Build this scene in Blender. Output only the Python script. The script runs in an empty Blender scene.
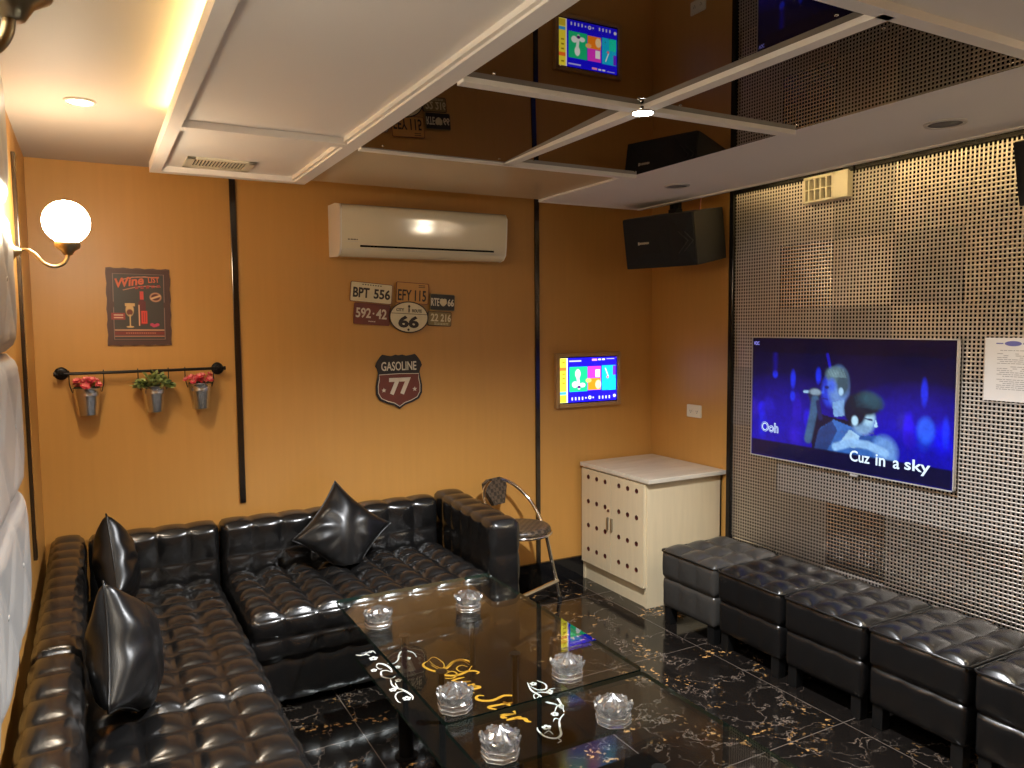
import bpy, math, random
import numpy as np
from mathutils import Matrix, Vector
random.seed(7)
PI = math.pi
COL = bpy.context.scene.collection
SC = bpy.context.scene

# ------------------------------------------------------------------ materials
def nmat(name):
    m = bpy.data.materials.new(name); m.use_nodes = True
    nt = m.node_tree
    return m, nt, nt.nodes['Principled BSDF']

def mat(name, col, rough=.5, metal=0., spec=.5, bump=0., bscale=40., coat=0., emit=None, es=0., trans=0., ior=1.5, var=0., vscale=8., stretch=(1, 1, 1)):
    m, nt, b = nmat(name)
    c = (*col, 1)
    b.inputs['Base Color'].default_value = c
    b.inputs['Roughness'].default_value = rough
    b.inputs['Metallic'].default_value = metal
    b.inputs['Specular IOR Level'].default_value = spec
    b.inputs['IOR'].default_value = ior
    b.inputs['Coat Weight'].default_value = coat
    b.inputs['Coat Roughness'].default_value = .08
    b.inputs['Transmission Weight'].default_value = trans
    if emit:
        b.inputs['Emission Color'].default_value = (*emit, 1)
        b.inputs['Emission Strength'].default_value = es
    if bump or var:
        tc = nt.nodes.new('ShaderNodeTexCoord')
        mp = nt.nodes.new('ShaderNodeMapping'); mp.inputs['Scale'].default_value = stretch
        nt.links.new(tc.outputs['Object'], mp.inputs['Vector'])
    if bump:
        n = nt.nodes.new('ShaderNodeTexNoise'); n.inputs['Scale'].default_value = bscale; n.inputs['Detail'].default_value = 4
        nt.links.new(mp.outputs[0], n.inputs['Vector'])
        bp = nt.nodes.new('ShaderNodeBump'); bp.inputs['Strength'].default_value = bump; bp.inputs['Distance'].default_value = .004
        nt.links.new(n.outputs['Fac'], bp.inputs['Height']); nt.links.new(bp.outputs[0], b.inputs['Normal'])
    if var:
        n = nt.nodes.new('ShaderNodeTexNoise'); n.inputs['Scale'].default_value = vscale; n.inputs['Detail'].default_value = 5
        nt.links.new(mp.outputs[0], n.inputs['Vector'])
        r = nt.nodes.new('ShaderNodeMapRange'); r.inputs['To Min'].default_value = 1 - var; r.inputs['To Max'].default_value = 1 + var
        nt.links.new(n.outputs['Fac'], r.inputs['Value'])
        mx = nt.nodes.new('ShaderNodeVectorMath'); mx.operation = 'SCALE'; mx.inputs[0].default_value = col
        nt.links.new(r.outputs[0], mx.inputs['Scale']); nt.links.new(mx.outputs[0], b.inputs['Base Color'])
    return m

def marble_floor():
    m, nt, b = nmat('black_marble')
    N = nt.nodes.new; L = nt.links.new
    tc = N('ShaderNodeTexCoord')
    ns = N('ShaderNodeTexNoise'); ns.inputs['Scale'].default_value = 2.6; ns.inputs['Detail'].default_value = 7; ns.inputs['Roughness'].default_value = .62
    L(tc.outputs['Object'], ns.inputs['Vector'])
    sub = N('ShaderNodeVectorMath'); sub.operation = 'SUBTRACT'; sub.inputs[1].default_value = (.5, .5, .5); L(ns.outputs['Color'], sub.inputs[0])
    sca = N('ShaderNodeVectorMath'); sca.operation = 'SCALE'; sca.inputs['Scale'].default_value = .48; L(sub.outputs[0], sca.inputs[0])
    add = N('ShaderNodeVectorMath'); add.operation = 'ADD'; L(tc.outputs['Object'], add.inputs[0]); L(sca.outputs[0], add.inputs[1])
    def veins(scale, width, mscale, mlo, mhi, off):
        v = N('ShaderNodeTexVoronoi'); v.feature = 'DISTANCE_TO_EDGE'; v.inputs['Scale'].default_value = scale
        o = N('ShaderNodeVectorMath'); o.operation = 'ADD'; o.inputs[1].default_value = off; L(add.outputs[0], o.inputs[0]); L(o.outputs[0], v.inputs['Vector'])
        r = N('ShaderNodeMapRange'); r.inputs['From Min'].default_value = 0; r.inputs['From Max'].default_value = width; r.inputs['To Min'].default_value = 1; r.inputs['To Max'].default_value = 0
        L(v.outputs['Distance'], r.inputs['Value'])
        k = N('ShaderNodeTexNoise'); k.inputs['Scale'].default_value = mscale; k.inputs['Detail'].default_value = 4; L(o.outputs[0], k.inputs['Vector'])
        r2 = N('ShaderNodeMapRange'); r2.inputs['From Min'].default_value = mlo; r2.inputs['From Max'].default_value = mhi; L(k.outputs['Fac'], r2.inputs['Value'])
        mu = N('ShaderNodeMath'); mu.operation = 'MULTIPLY'; L(r.outputs[0], mu.inputs[0]); L(r2.outputs[0], mu.inputs[1])
        return mu
    v1 = veins(3.4, .008, 5., .42, .56, (0, 0, 0))
    v2 = veins(8.5, .022, 6., .50, .62, (3.1, 1.7, 0))
    def gold():
        v = N('ShaderNodeTexVoronoi'); v.feature = 'DISTANCE_TO_EDGE'; v.inputs['Scale'].default_value = 3.4; L(add.outputs[0], v.inputs['Vector'])
        r = N('ShaderNodeMapRange'); r.inputs['From Min'].default_value = .01; r.inputs['From Max'].default_value = .09; r.inputs['To Min'].default_value = 1; r.inputs['To Max'].default_value = 0; L(v.outputs['Distance'], r.inputs['Value'])
        k = N('ShaderNodeTexNoise'); k.inputs['Scale'].default_value = 48; k.inputs['Detail'].default_value = 3; L(tc.outputs['Object'], k.inputs['Vector'])
        r2 = N('ShaderNodeMapRange'); r2.inputs['From Min'].default_value = .57; r2.inputs['From Max'].default_value = .61; L(k.outputs['Fac'], r2.inputs['Value'])
        q = N('ShaderNodeTexNoise'); q.inputs['Scale'].default_value = 4.5; q.inputs['Detail'].default_value = 2; L(tc.outputs['Object'], q.inputs['Vector'])
        r3 = N('ShaderNodeMapRange'); r3.inputs['From Min'].default_value = .52; r3.inputs['From Max'].default_value = .60; L(q.outputs['Fac'], r3.inputs['Value'])
        a = N('ShaderNodeMath'); a.operation = 'MULTIPLY'; L(r.outputs[0], a.inputs[0]); L(r2.outputs[0], a.inputs[1])
        c_ = N('ShaderNodeMath'); c_.operation = 'MULTIPLY'; L(a.outputs[0], c_.inputs[0]); L(r3.outputs[0], c_.inputs[1])
        return c_
    v3 = gold()
    base = (.0075, .0062, .0055, 1)
    def mix(a, fac, colr, gain):
        g = N('ShaderNodeMath'); g.operation = 'MULTIPLY'; g.inputs[1].default_value = gain; g.use_clamp = True; L(fac.outputs[0], g.inputs[0])
        x = N('ShaderNodeMix'); x.data_type = 'RGBA'; L(g.outputs[0], x.inputs['Factor'])
        if isinstance(a, tuple): x.inputs['A'].default_value = a
        else: L(a, x.inputs['A'])
        x.inputs['B'].default_value = colr
        return x.outputs['Result']
    c = mix(base, v1, (.36, .29, .24, 1), .5)
    c = mix(c, v2, (.32, .24, .19, 1), .55)
    c = mix(c, v3, (.62, .34, .12, 1), .9)
    # tile joints
    sp = N('ShaderNodeSeparateXYZ'); L(tc.outputs['Object'], sp.inputs[0])
    js = []
    for ax, o0 in (('X', 2.42), ('Y', 1.845)):
        a = N('ShaderNodeMath'); a.operation = 'SUBTRACT'; a.inputs[1].default_value = o0 - 8.0; L(sp.outputs[ax], a.inputs[0])
        f = N('ShaderNodeMath'); f.operation = 'PINGPONG'; f.inputs[1].default_value = .4; L(a.outputs[0], f.inputs[0])
        l = N('ShaderNodeMath'); l.operation = 'LESS_THAN'; l.inputs[1].default_value = .0018; L(f.outputs[0], l.inputs[0]); js.append(l)
    mxj = N('ShaderNodeMath'); mxj.operation = 'MAXIMUM'; L(js[0].outputs[0], mxj.inputs[0]); L(js[1].outputs[0], mxj.inputs[1])
    c = mix(c, mxj, (.16, .13, .11, 1), .7)
    L(c, b.inputs['Base Color'])
    b.inputs['Roughness'].default_value = .11
    b.inputs['Specular IOR Level'].default_value = .5
    return m

def clear_pane(name, tint, f0=.045):
    m = bpy.data.materials.new(name); m.use_nodes = True; nt = m.node_tree; nt.nodes.clear()
    N = nt.nodes.new; L = nt.links.new
    out = N('ShaderNodeOutputMaterial'); mx = N('ShaderNodeMixShader')
    tr = N('ShaderNodeBsdfTransparent'); tr.inputs[0].default_value = (*tint, 1)
    gl = N('ShaderNodeBsdfGlossy'); gl.inputs['Roughness'].default_value = .004; gl.inputs['Color'].default_value = (1, 1, 1, 1)
    lw = N('ShaderNodeLayerWeight'); lw.inputs['Blend'].default_value = .5
    p = N('ShaderNodeMath'); p.operation = 'POWER'; p.inputs[1].default_value = 5; L(lw.outputs['Facing'], p.inputs[0])
    q = N('ShaderNodeMath'); q.operation = 'MULTIPLY_ADD'; q.inputs[1].default_value = 1 - f0; q.inputs[2].default_value = f0; L(p.outputs[0], q.inputs[0])
    L(q.outputs[0], mx.inputs[0]); L(tr.outputs[0], mx.inputs[1]); L(gl.outputs[0], mx.inputs[2]); L(mx.outputs[0], out.inputs[0])
    return m

def vcol_mat(name, emit=0., rough=.4, gain=1.):
    m, nt, b = nmat(name)
    a = nt.nodes.new('ShaderNodeVertexColor'); a.layer_name = 'Col'
    if emit:
        b.inputs['Base Color'].default_value = (.004, .004, .006, 1)
        nt.links.new(a.outputs['Color'], b.inputs['Emission Color']); b.inputs['Emission Strength'].default_value = emit
        b.inputs['Roughness'].default_value = .12
    else:
        nt.links.new(a.outputs['Color'], b.inputs['Base Color']); b.inputs['Roughness'].default_value = rough
    return m

M = dict(
    orange=mat('orange_laminate', (.53, .264, .062), .40, bump=.02, bscale=30, var=.06, vscale=5, stretch=(9, 9, .5)),
    tan=mat('tan_laminate', (.46, .26, .10), .5),
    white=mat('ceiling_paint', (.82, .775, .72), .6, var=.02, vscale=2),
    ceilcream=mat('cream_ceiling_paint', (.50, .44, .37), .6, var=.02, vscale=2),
    lip=mat('white_trim_paint', (.84, .79, .71), .45),
    brownpanel=mat('glossy_tan_panel', (.62, .47, .29), .24, spec=.9, bump=.03, bscale=6, stretch=(14, .4, 1)),
    bronze=mat('bronze_mirror', (.080, .060, .046), .0, 1.0),
    floor=marble_floor(),
    leather=mat('black_leather', (.0075, .0072, .0072), .23, spec=.75, bump=.08, bscale=120),
    leather2=mat('black_satin_leather', (.006, .006, .0064), .32, spec=.5, bump=.05, bscale=90),
    ottoman=mat('ottoman_leather', (.0065, .0062, .0062), .26, spec=.65, bump=.10, bscale=240),
    ottoman_grey=mat('grey_ottoman_leather', (.036, .034, .031), .28, spec=.65, bump=.10, bscale=240),
    piping=mat('leather_piping', (.006, .006, .006), .35),
    blackplastic=mat('black_plastic', (.012, .012, .013), .4),
    blackgloss=mat('black_gloss', (.006, .006, .007), .08),
    blackmetal=mat('black_iron', (.013, .011, .010), .38, .6),
    cloth=mat('speaker_cloth', (.010, .010, .011), .85, bump=.3, bscale=900),
    spkside=mat('speaker_vinyl', (.022, .021, .019), .5, bump=.1, bscale=300),
    strip=mat('black_chrome_strip', (.10, .09, .082), .16, .95),
    chrome=mat('chrome', (.78, .74, .68), .13, 1.0),
    steel=mat('galvanised_steel', (.74, .74, .75), .26, 1.0),
    brass=mat('aged_brass', (.42, .33, .20), .28, 1.0),
    lattice=mat('pewter_lattice', (.76, .69, .61), .36, 1.0, var=.10, vscale=3),
    lattice_b=mat('pewter_lattice_bright', (.84, .77, .69), .26, 1.0, var=.10, vscale=3),
    lattice_c=mat('pewter_lattice_dull', (.62, .57, .52), .55, 1.0, var=.10, vscale=3),
    hole=mat('lattice_backing', (.004, .0036, .0033), .9, spec=.1),
    framemetal=mat('dark_frame_metal', (.03, .027, .025), .18, .8),
    pad=mat('grey_white_leather', (.40, .395, .385), .34, bump=.06, bscale=160),
    acw=mat('ac_white_plastic', (.72, .65, .47), .12, coat=1.),
    acw2=mat('ac_side_plastic', (.72, .69, .60), .35),
    dark=mat('dark_slot', (.008, .007, .006), .8, spec=.05),
    ivory=mat('ivory_plastic', (.74, .68, .52), .4),
    wood=mat('pale_ash_laminate', (.66, .55, .36), .42, var=.09, vscale=6, stretch=(8, 8, .6)),
    hand=mat('brushed_nickel', (.55, .52, .47), .35, 1.0),
    eyelet=mat('maroon_eyelet', (.10, .022, .015), .3),
    marbletop=mat('white_marble_top', (.64, .585, .48), .2, var=.2, vscale=4, stretch=(1, 4, 1)),
    glass=clear_pane('clear_table_glass', (.93, .955, .94), .06),
    glassedge=mat('green_glass_edge', (.012, .030, .024), .08, spec=.8),
    shelf=mat('black_shelf_glass', (.004, .004, .004), .06, spec=.2),
    gold=mat('gold_lettering', (.72, .36, .035), .35, bump=0),
    decal=mat('white_lettering', (.80, .80, .78), .5),
    crystal=mat('crystal', (1, 1, 1), .0, trans=1., ior=1.52),
    globe=mat('opal_globe', (.9, .85, .75), .3, emit=(1., .86, .64), es=22.),
    led=mat('warm_led', (.9, .8, .5), .4, emit=(1., .68, .26), es=13.),
    led2=mat('cove_led', (.9, .8, .5), .4, emit=(1., .74, .34), es=8.),
    lens=mat('downlight_lens', (.9, .9, .85), .3, emit=(1., .86, .66), es=14.),
    puck=mat('puck_lens', (.9, .9, .9), .3, emit=(.95, .98, 1.), es=40.),
    grille=mat('grey_speaker_grille', (.20, .185, .17), .5, bump=.5, bscale=700),
    ring=mat('ring_paint', (.55, .51, .46), .4),
    paper=mat('white_paper', (.72, .70, .70), .6),
    ink=mat('grey_ink', (.30, .29, .30), .7),
    inkblue=mat('blue_ink', (.14, .14, .42), .6),
    leaf=mat('plastic_leaf', (.30, .36, .12), .45, var=.4, vscale=60),
    leaf2=mat('dark_leaf', (.03, .06, .02), .5),
    petal=mat('pink_petal', (.60, .055, .075), .5, var=.35, vscale=70),
    petal2=mat('pale_pink_petal', (.78, .24, .22), .5),
    checkA=None,
    silver=mat('silver_bezel', (.74, .73, .74), .32, .55),
    wire=mat('dark_red_wire', (.16, .02, .012), .5),
    cream=mat('cream_enamel', (.66, .57, .36), .42, var=.14, vscale=22),
    amber=mat('amber_enamel', (.55, .27, .06), .42, var=.16, vscale=22),
    rust=mat('maroon_enamel', (.155, .034, .020), .42, var=.2, vscale=22),
    olive=mat('olive_enamel', (.24, .17, .06), .45, var=.2, vscale=22),
    blackenamel=mat('black_enamel', (.020, .014, .012), .4),
    bonetext=mat('bone_lettering', (.66, .58, .44), .5),
    darktext=mat('dark_lettering', (.030, .018, .014), .5),
    orangetext=mat('red_orange_lettering', (.62, .12, .04), .5),
    redtext=mat('red_print', (.45, .03, .02), .5),
)

def checker():
    m, nt, b = nmat('brown_check_vinyl')
    tc = nt.nodes.new('ShaderNodeTexCoord'); ck = nt.nodes.new('ShaderNodeTexChecker'); ck.inputs['Scale'].default_value = 52
    ck.inputs['Color1'].default_value = (.095, .066, .042, 1); ck.inputs['Color2'].default_value = (.025, .017, .011, 1)
    nt.links.new(tc.outputs['Object'], ck.inputs['Vector']); nt.links.new(ck.outputs[0], b.inputs['Base Color'])
    b.inputs['Roughness'].default_value = .38
    return m
M['checkA'] = checker()
def crystal():
    m = bpy.data.materials.new('cut_crystal'); m.use_nodes = True; nt = m.node_tree; nt.nodes.clear()
    N = nt.nodes.new; L = nt.links.new
    out = N('ShaderNodeOutputMaterial'); g = N('ShaderNodeBsdfGlass'); g.inputs['IOR'].default_value = 1.55; g.inputs['Roughness'].default_value = .015
    tr = N('ShaderNodeBsdfTransparent'); m1 = N('ShaderNodeMixShader'); m1.inputs[0].default_value = .10; L(g.outputs[0], m1.inputs[1]); L(tr.outputs[0], m1.inputs[2])
    gl = N('ShaderNodeBsdfGlossy'); gl.inputs['Roughness'].default_value = .22; m2 = N('ShaderNodeMixShader'); m2.inputs[0].default_value = .26; L(m1.outputs[0], m2.inputs[1]); L(gl.outputs[0], m2.inputs[2])
    tl = N('ShaderNodeBsdfTranslucent'); tl.inputs[0].default_value = (.85, .9, .9, 1); m3 = N('ShaderNodeMixShader'); m3.inputs[0].default_value = .02; L(m2.outputs[0], m3.inputs[1]); L(tl.outputs[0], m3.inputs[2])
    L(m3.outputs[0], out.inputs[0]); return m
M['crystal'] = crystal()
M['rim'] = mat('crystal_edge_glint', (.86, .88, .86), .22, .9)  # pale metal colour stands in for light refracted along the crystal edges
M['tvpic'] = vcol_mat('television_picture', .50)
M['smallpic'] = vcol_mat('touchscreen_picture', .75)
M['poster'] = vcol_mat('poster_print', 0, .45)
M['tvtext'] = mat('subtitle_glow', (.1, .1, .1), .4, emit=(.62, .78, .95), es=.45)
M['tvlogo'] = mat('channel_logo_glow', (.05, .05, .1), .4, emit=(.30, .28, .9), es=.4)
M['tvoutline'] = mat('subtitle_outline_glow', (.02, .02, .1), .4, emit=(.08, .12, .45), es=.4)

# ------------------------------------------------------------------ mesh builder
class MB:
    def __init__(s):
        s.v = []; s.f = []; s.m = []; s.sm = []; s.T = Matrix.Identity(4)
    def add(s, vs, fs, mi=0, smooth=False, T=None):
        o = len(s.v); X = s.T @ T if T is not None else s.T
        for p in vs:
            q = X @ Vector(p); s.v.append((q.x, q.y, q.z))
        for f in fs:
            s.f.append([i + o for i in f]); s.m.append(mi); s.sm.append(smooth)
        return s
    def box(s, a, b, mi=0, T=None):
        x0, y0, z0 = a; x1, y1, z1 = b
        vs = [(x0, y0, z0), (x1, y0, z0), (x1, y1, z0), (x0, y1, z0), (x0, y0, z1), (x1, y0, z1), (x1, y1, z1), (x0, y1, z1)]
        return s.add(vs, [(0, 3, 2, 1), (4, 5, 6, 7), (0, 1, 5, 4), (1, 2, 6, 5), (2, 3, 7, 6), (3, 0, 4, 7)], mi, False, T)
    def cbox(s, c, d, mi=0, T=None):
        return s.box([c[i] - d[i] / 2 for i in range(3)], [c[i] + d[i] / 2 for i in range(3)], mi, T)
    def cyl(s, p0, p1, r0, r1=None, n=20, mi=0, smooth=True):
        return s.tube([p0, p1], [r0, r0 if r1 is None else r1], n, mi, smooth)
    def tube(s, pts, r, n=12, mi=0, smooth=True, closed=False):
        P = [Vector(p) for p in pts]; k = len(P)
        R = r if isinstance(r, (list, tuple)) else [r] * k
        T0 = None; rings = []; nrm = None
        for i in range(k):
            if closed: t = P[(i + 1) % k] - P[i - 1]
            else: t = P[min(i + 1, k - 1)] - P[max(i - 1, 0)]
            t.normalize()
            if nrm is None:
                a = Vector((0, 0, 1)) if abs(t.z) < .9 else Vector((1, 0, 0))
                nrm = t.cross(a).normalized()
            else:
                nrm = (nrm - t * nrm.dot(t)).normalized()
            bn = t.cross(nrm)
            rings.append([P[i] + (nrm * math.cos(2 * PI * j / n) + bn * math.sin(2 * PI * j / n)) * R[i] for j in range(n)])
        vs = [p for q in rings for p in q]; fs = []
        for i in range(k if closed else k - 1):
            i2 = (i + 1) % k
            for j in range(n):
                j2 = (j + 1) % n
                fs.append((i * n + j, i * n + j2, i2 * n + j2, i2 * n + j))
        s.add(vs, fs, mi, smooth)
        if not closed:
            s.add(rings[0], [tuple(range(n))[::-1]], mi); s.add(rings[-1], [tuple(range(n))], mi)
        return s
    def lathe(s, prof, c=(0, 0, 0), n=32, mi=0, smooth=True, T=None, ph=0., mod=None):
        vs = []; fs = []
        for (r, z) in prof:
            for j in range(n):
                a = 2 * PI * j / n + ph; rr = r * (mod(a) if mod else 1)
                vs.append((c[0] + rr * math.cos(a), c[1] + rr * math.sin(a), c[2] + z))
        for i in range(len(prof) - 1):
            for j in range(n):
                j2 = (j + 1) % n
                fs.append((i * n + j, i * n + j2, (i + 1) * n + j2, (i + 1) * n + j))
        if prof[0][0] > 1e-6: fs.append(tuple(range(n))[::-1])
        if prof[-1][0] > 1e-6: fs.append(tuple(range((len(prof) - 1) * n, len(prof) * n)))
        return s.add(vs, fs, mi, smooth, T)
    def extr(s, poly, z0, z1, T=None, mi=0, side=None):
        n = len(poly)
        ar = sum(poly[i][0] * poly[(i + 1) % n][1] - poly[(i + 1) % n][0] * poly[i][1] for i in range(n))
        if ar < 0: poly = poly[::-1]
        vs = [(x, y, z0) for x, y in poly] + [(x, y, z1) for x, y in poly]
        s.add(vs, [tuple(range(n))[::-1], tuple(range(n, 2 * n))], mi, False, T)
        s.add(vs, [(i, (i + 1) % n, n + (i + 1) % n, n + i) for i in range(n)], mi if side is None else side, False, T)
        return s
    def ribbon(s, pts, w, z0, z1, T=None, mi=0):
        P = [Vector((p[0], p[1])) for p in pts]; k = len(P)
        W = w if isinstance(w, (list, tuple)) else [w] * k
        Lf = []; Rt = []
        for i in range(k):
            t = (P[min(i + 1, k - 1)] - P[max(i - 1, 0)])
            t = t.normalized() if t.length > 1e-9 else Vector((1, 0))
            n = Vector((-t.y, t.x))
            Lf.append(P[i] + n * W[i] / 2); Rt.append(P[i] - n * W[i] / 2)
        vs = []; fs = []
        for i in range(k):
            vs += [(Lf[i].x, Lf[i].y, z1), (Rt[i].x, Rt[i].y, z1), (Lf[i].x, Lf[i].y, z0), (Rt[i].x, Rt[i].y, z0)]
        for i in range(k - 1):
            a = 4 * i; b = a + 4
            fs += [(a, a + 1, b + 1, b), (a + 2, b + 2, b + 3, a + 3), (a, b, b + 2, a + 2), (a + 1, a + 3, b + 3, b + 1)]
        fs += [(0, 2, 3, 1), (4 * k - 4, 4 * k - 3, 4 * k - 1, 4 * k - 2)]
        return s.add(vs, fs, mi, False, T)
    def tuft(s, a, b, n, amp=.012, r=.018, k=8, pw=.5, mi=0, T=None, skip=(), edge=.0):
        amps = amp if isinstance(amp, (tuple, list)) else (amp,) * 3
        """box a..b whose six faces swell into n=(nx,ny,nz) stitched cells"""
        c = [(a[i] + b[i]) / 2 for i in range(3)]; h = [(b[i] - a[i]) / 2 for i in range(3)]
        rr = min(r, min(h) * .98)
        hi = [max(x - rr, 0) for x in h]
        for ax in range(3):
            u, v = (ax + 1) % 3, (ax + 2) % 3
            for sg in (-1, 1):
                if (ax, sg) in skip: continue
                nu, nv = n[u] * k, n[v] * k
                vs = []; fs = []
                for i in range(nu + 1):
                    for j in range(nv + 1):
                        p = [0, 0, 0]; p[ax] = sg * h[ax]; p[u] = (-1 + 2 * i / nu) * h[u]; p[v] = (-1 + 2 * j / nv) * h[v]
                        q = [max(-hi[t], min(hi[t], p[t])) for t in range(3)]
                        d = Vector([p[t] - q[t] for t in range(3)]); d.normalize()
                        fu = abs(math.sin(PI * i / k)) ** pw; fv = abs(math.sin(PI * j / k)) ** pw
                        bul = amps[ax] * fu * fv
                        e = Vector(q) + d * (rr + bul)
                        vs.append((c[0] + e.x, c[1] + e.y, c[2] + e.z))
                for i in range(nu):
                    for j in range(nv):
                        q0 = i * (nv + 1) + j
                        f = (q0, q0 + nv + 1, q0 + nv + 2, q0 + 1)
                        fs.append(f if sg > 0 else f[::-1])
                s.add(vs, fs, mi, True, T)
        return s
    def rbox(s, a, b, r=.01, mi=0, T=None, k=6):
        return s.tuft(a, b, (1, 1, 1), 0, r, k, 1, mi, T)

WM = {}
def tagit(o, label=None, cat=None, group=None, kind=None):
    if label: o['label'] = label
    if cat: o['category'] = cat
    if group: o['group'] = group
    if kind: o['kind'] = kind
    return o

def root(name, label, cat, loc=(0, 0, 0), rot=(0, 0, 0), group=None):
    o = bpy.data.objects.new(name, None); COL.objects.link(o)
    o.empty_display_size = .05
    o.location = loc; o.rotation_euler = rot
    tagit(o, label, cat, group)
    from mathutils import Euler
    WM[o.name] = Matrix.Translation(loc) @ Euler(rot).to_matrix().to_4x4()
    return o

def obj(name, mb, mats, parent=None, local=False, bevel=0., sharp=40., label=None):
    me = bpy.data.meshes.new(name)
    mats = mats if isinstance(mats, (list, tuple)) else [mats]
    vs = mb.v
    W = WM.get(parent.name) if parent is not None else None
    if parent is not None and not local:
        inv = W.inverted(); vs = [tuple(inv @ Vector(p)) for p in vs]
    me.from_pydata(vs, [], mb.f)
    for m in mats: me.materials.append(m)
    me.polygons.foreach_set('material_index', mb.m)
    me.polygons.foreach_set('use_smooth', mb.sm)
    me.validate(); me.update()
    o = bpy.data.objects.new(name, me); COL.objects.link(o)
    if parent is not None:
        o.parent = parent; WM[o.name] = W
    else:
        WM[o.name] = Matrix.Identity(4)
    if bevel:
        bv = o.modifiers.new('bevel', 'BEVEL'); bv.width = bevel; bv.segments = 2; bv.limit_method = 'ANGLE'
    if label: o['label'] = label
    return o

def weld(o, d=1e-5):
    w = o.modifiers.new('weld', 'WELD'); w.merge_threshold = d
    return o

def struct(name, mb, mats, bevel=0.):
    o = obj(name, mb, mats, bevel=bevel); o['kind'] = 'structure'; return o

def dup(r, loc=None, rot=None, label=None, group=None):
    c = r.copy(); COL.objects.link(c)
    if loc is not None: c.location = loc
    if rot is not None: c.rotation_euler = rot
    if label: c['label'] = label
    if group: c['group'] = group
    for ch in list(r.children):
        d = ch.copy(); COL.objects.link(d); d.parent = c
        for g in list(ch.children):
            e = g.copy(); COL.objects.link(e); e.parent = d
    return c

def frame(origin, right, up):
    r = Vector(right).normalized(); u = Vector(up).normalized(); n = r.cross(u).normalized(); u = n.cross(r)
    m = Matrix.Identity(4)
    for i in range(3):
        m[i][0] = r[i]; m[i][1] = u[i]; m[i][2] = n[i]; m[i][3] = origin[i]
    return m

def text_into(mb, s, T, height, width=None, bold=.0, z=.001, mi=0, shear=0., align='CENTER'):
    cu = bpy.data.curves.new('t', 'FONT'); cu.body = s; cu.size = 1; cu.offset = bold; cu.extrude = .5; cu.shear = shear; cu.resolution_u = 3
    o = bpy.data.objects.new('t', cu); COL.objects.link(o)
    dg = bpy.context.evaluated_depsgraph_get(); dg.update()
    me = bpy.data.meshes.new_from_object(o.evaluated_get(dg))
    vs = [v.co.copy() for v in me.vertices]
    if not vs:
        bpy.data.objects.remove(o); return
    xs = [v.x for v in vs]; ys = [v.y for v in vs]
    x0, x1, y0, y1 = min(xs), max(xs), min(ys), max(ys)
    sy = height / (y1 - y0); sx = (width / (x1 - x0)) if width else sy
    cx = (x0 + x1) / 2 if align == 'CENTER' else x0
    vv = [((v.x - cx) * sx, (v.y - (y0 + y1) / 2) * sy, z * (v.z + .5)) for v in vs]
    mb.add(vv, [tuple(p.vertices) for p in me.polygons], mi, False, T)
    bpy.data.objects.remove(o); bpy.data.curves.remove(cu); bpy.data.meshes.remove(me)

def spline(pts, n=8):
    P = [Vector((*p, 0)) if len(p) == 2 else Vector(p) for p in pts]; out = []
    for i in range(len(P) - 1):
        p0 = P[max(i - 1, 0)]; p1 = P[i]; p2 = P[i + 1]; p3 = P[min(i + 2, len(P) - 1)]
        for j in range(n):
            t = j / n
            out.append(.5 * ((2 * p1) + (p2 - p0) * t + (2 * p0 - 5 * p1 + 4 * p2 - p3) * t * t + (3 * p1 - p0 - 3 * p2 + p3) * t ** 3))
    out.append(P[-1]); return out

def picture(name, img, w, h, T, material, parent):
    """img: H x W x 3 linear colours -> a flat grid mesh carrying them"""
    H, Wd, _ = img.shape
    xs = np.linspace(-w / 2, w / 2, Wd); ys = np.linspace(h / 2, -h / 2, H)
    gx, gy = np.meshgrid(xs, ys)
    mb = MB()
    vs = [(float(a), float(b), 0.) for a, b in zip(gx.ravel(), gy.ravel())]
    fs = []
    for i in range(H - 1):
        for j in range(Wd - 1):
            q = i * Wd + j; fs.append((q, q + Wd, q + Wd + 1, q + 1))
    mb.add(vs, fs, 0, False, T)
    o = obj(name, mb, material, parent)
    ca = o.data.color_attributes.new('Col', 'FLOAT_COLOR', 'POINT')
    buf = np.ones((H * Wd, 4), np.float32); buf[:, :3] = img.reshape(-1, 3)
    ca.data.foreach_set('color', buf.ravel())
    return o

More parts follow.
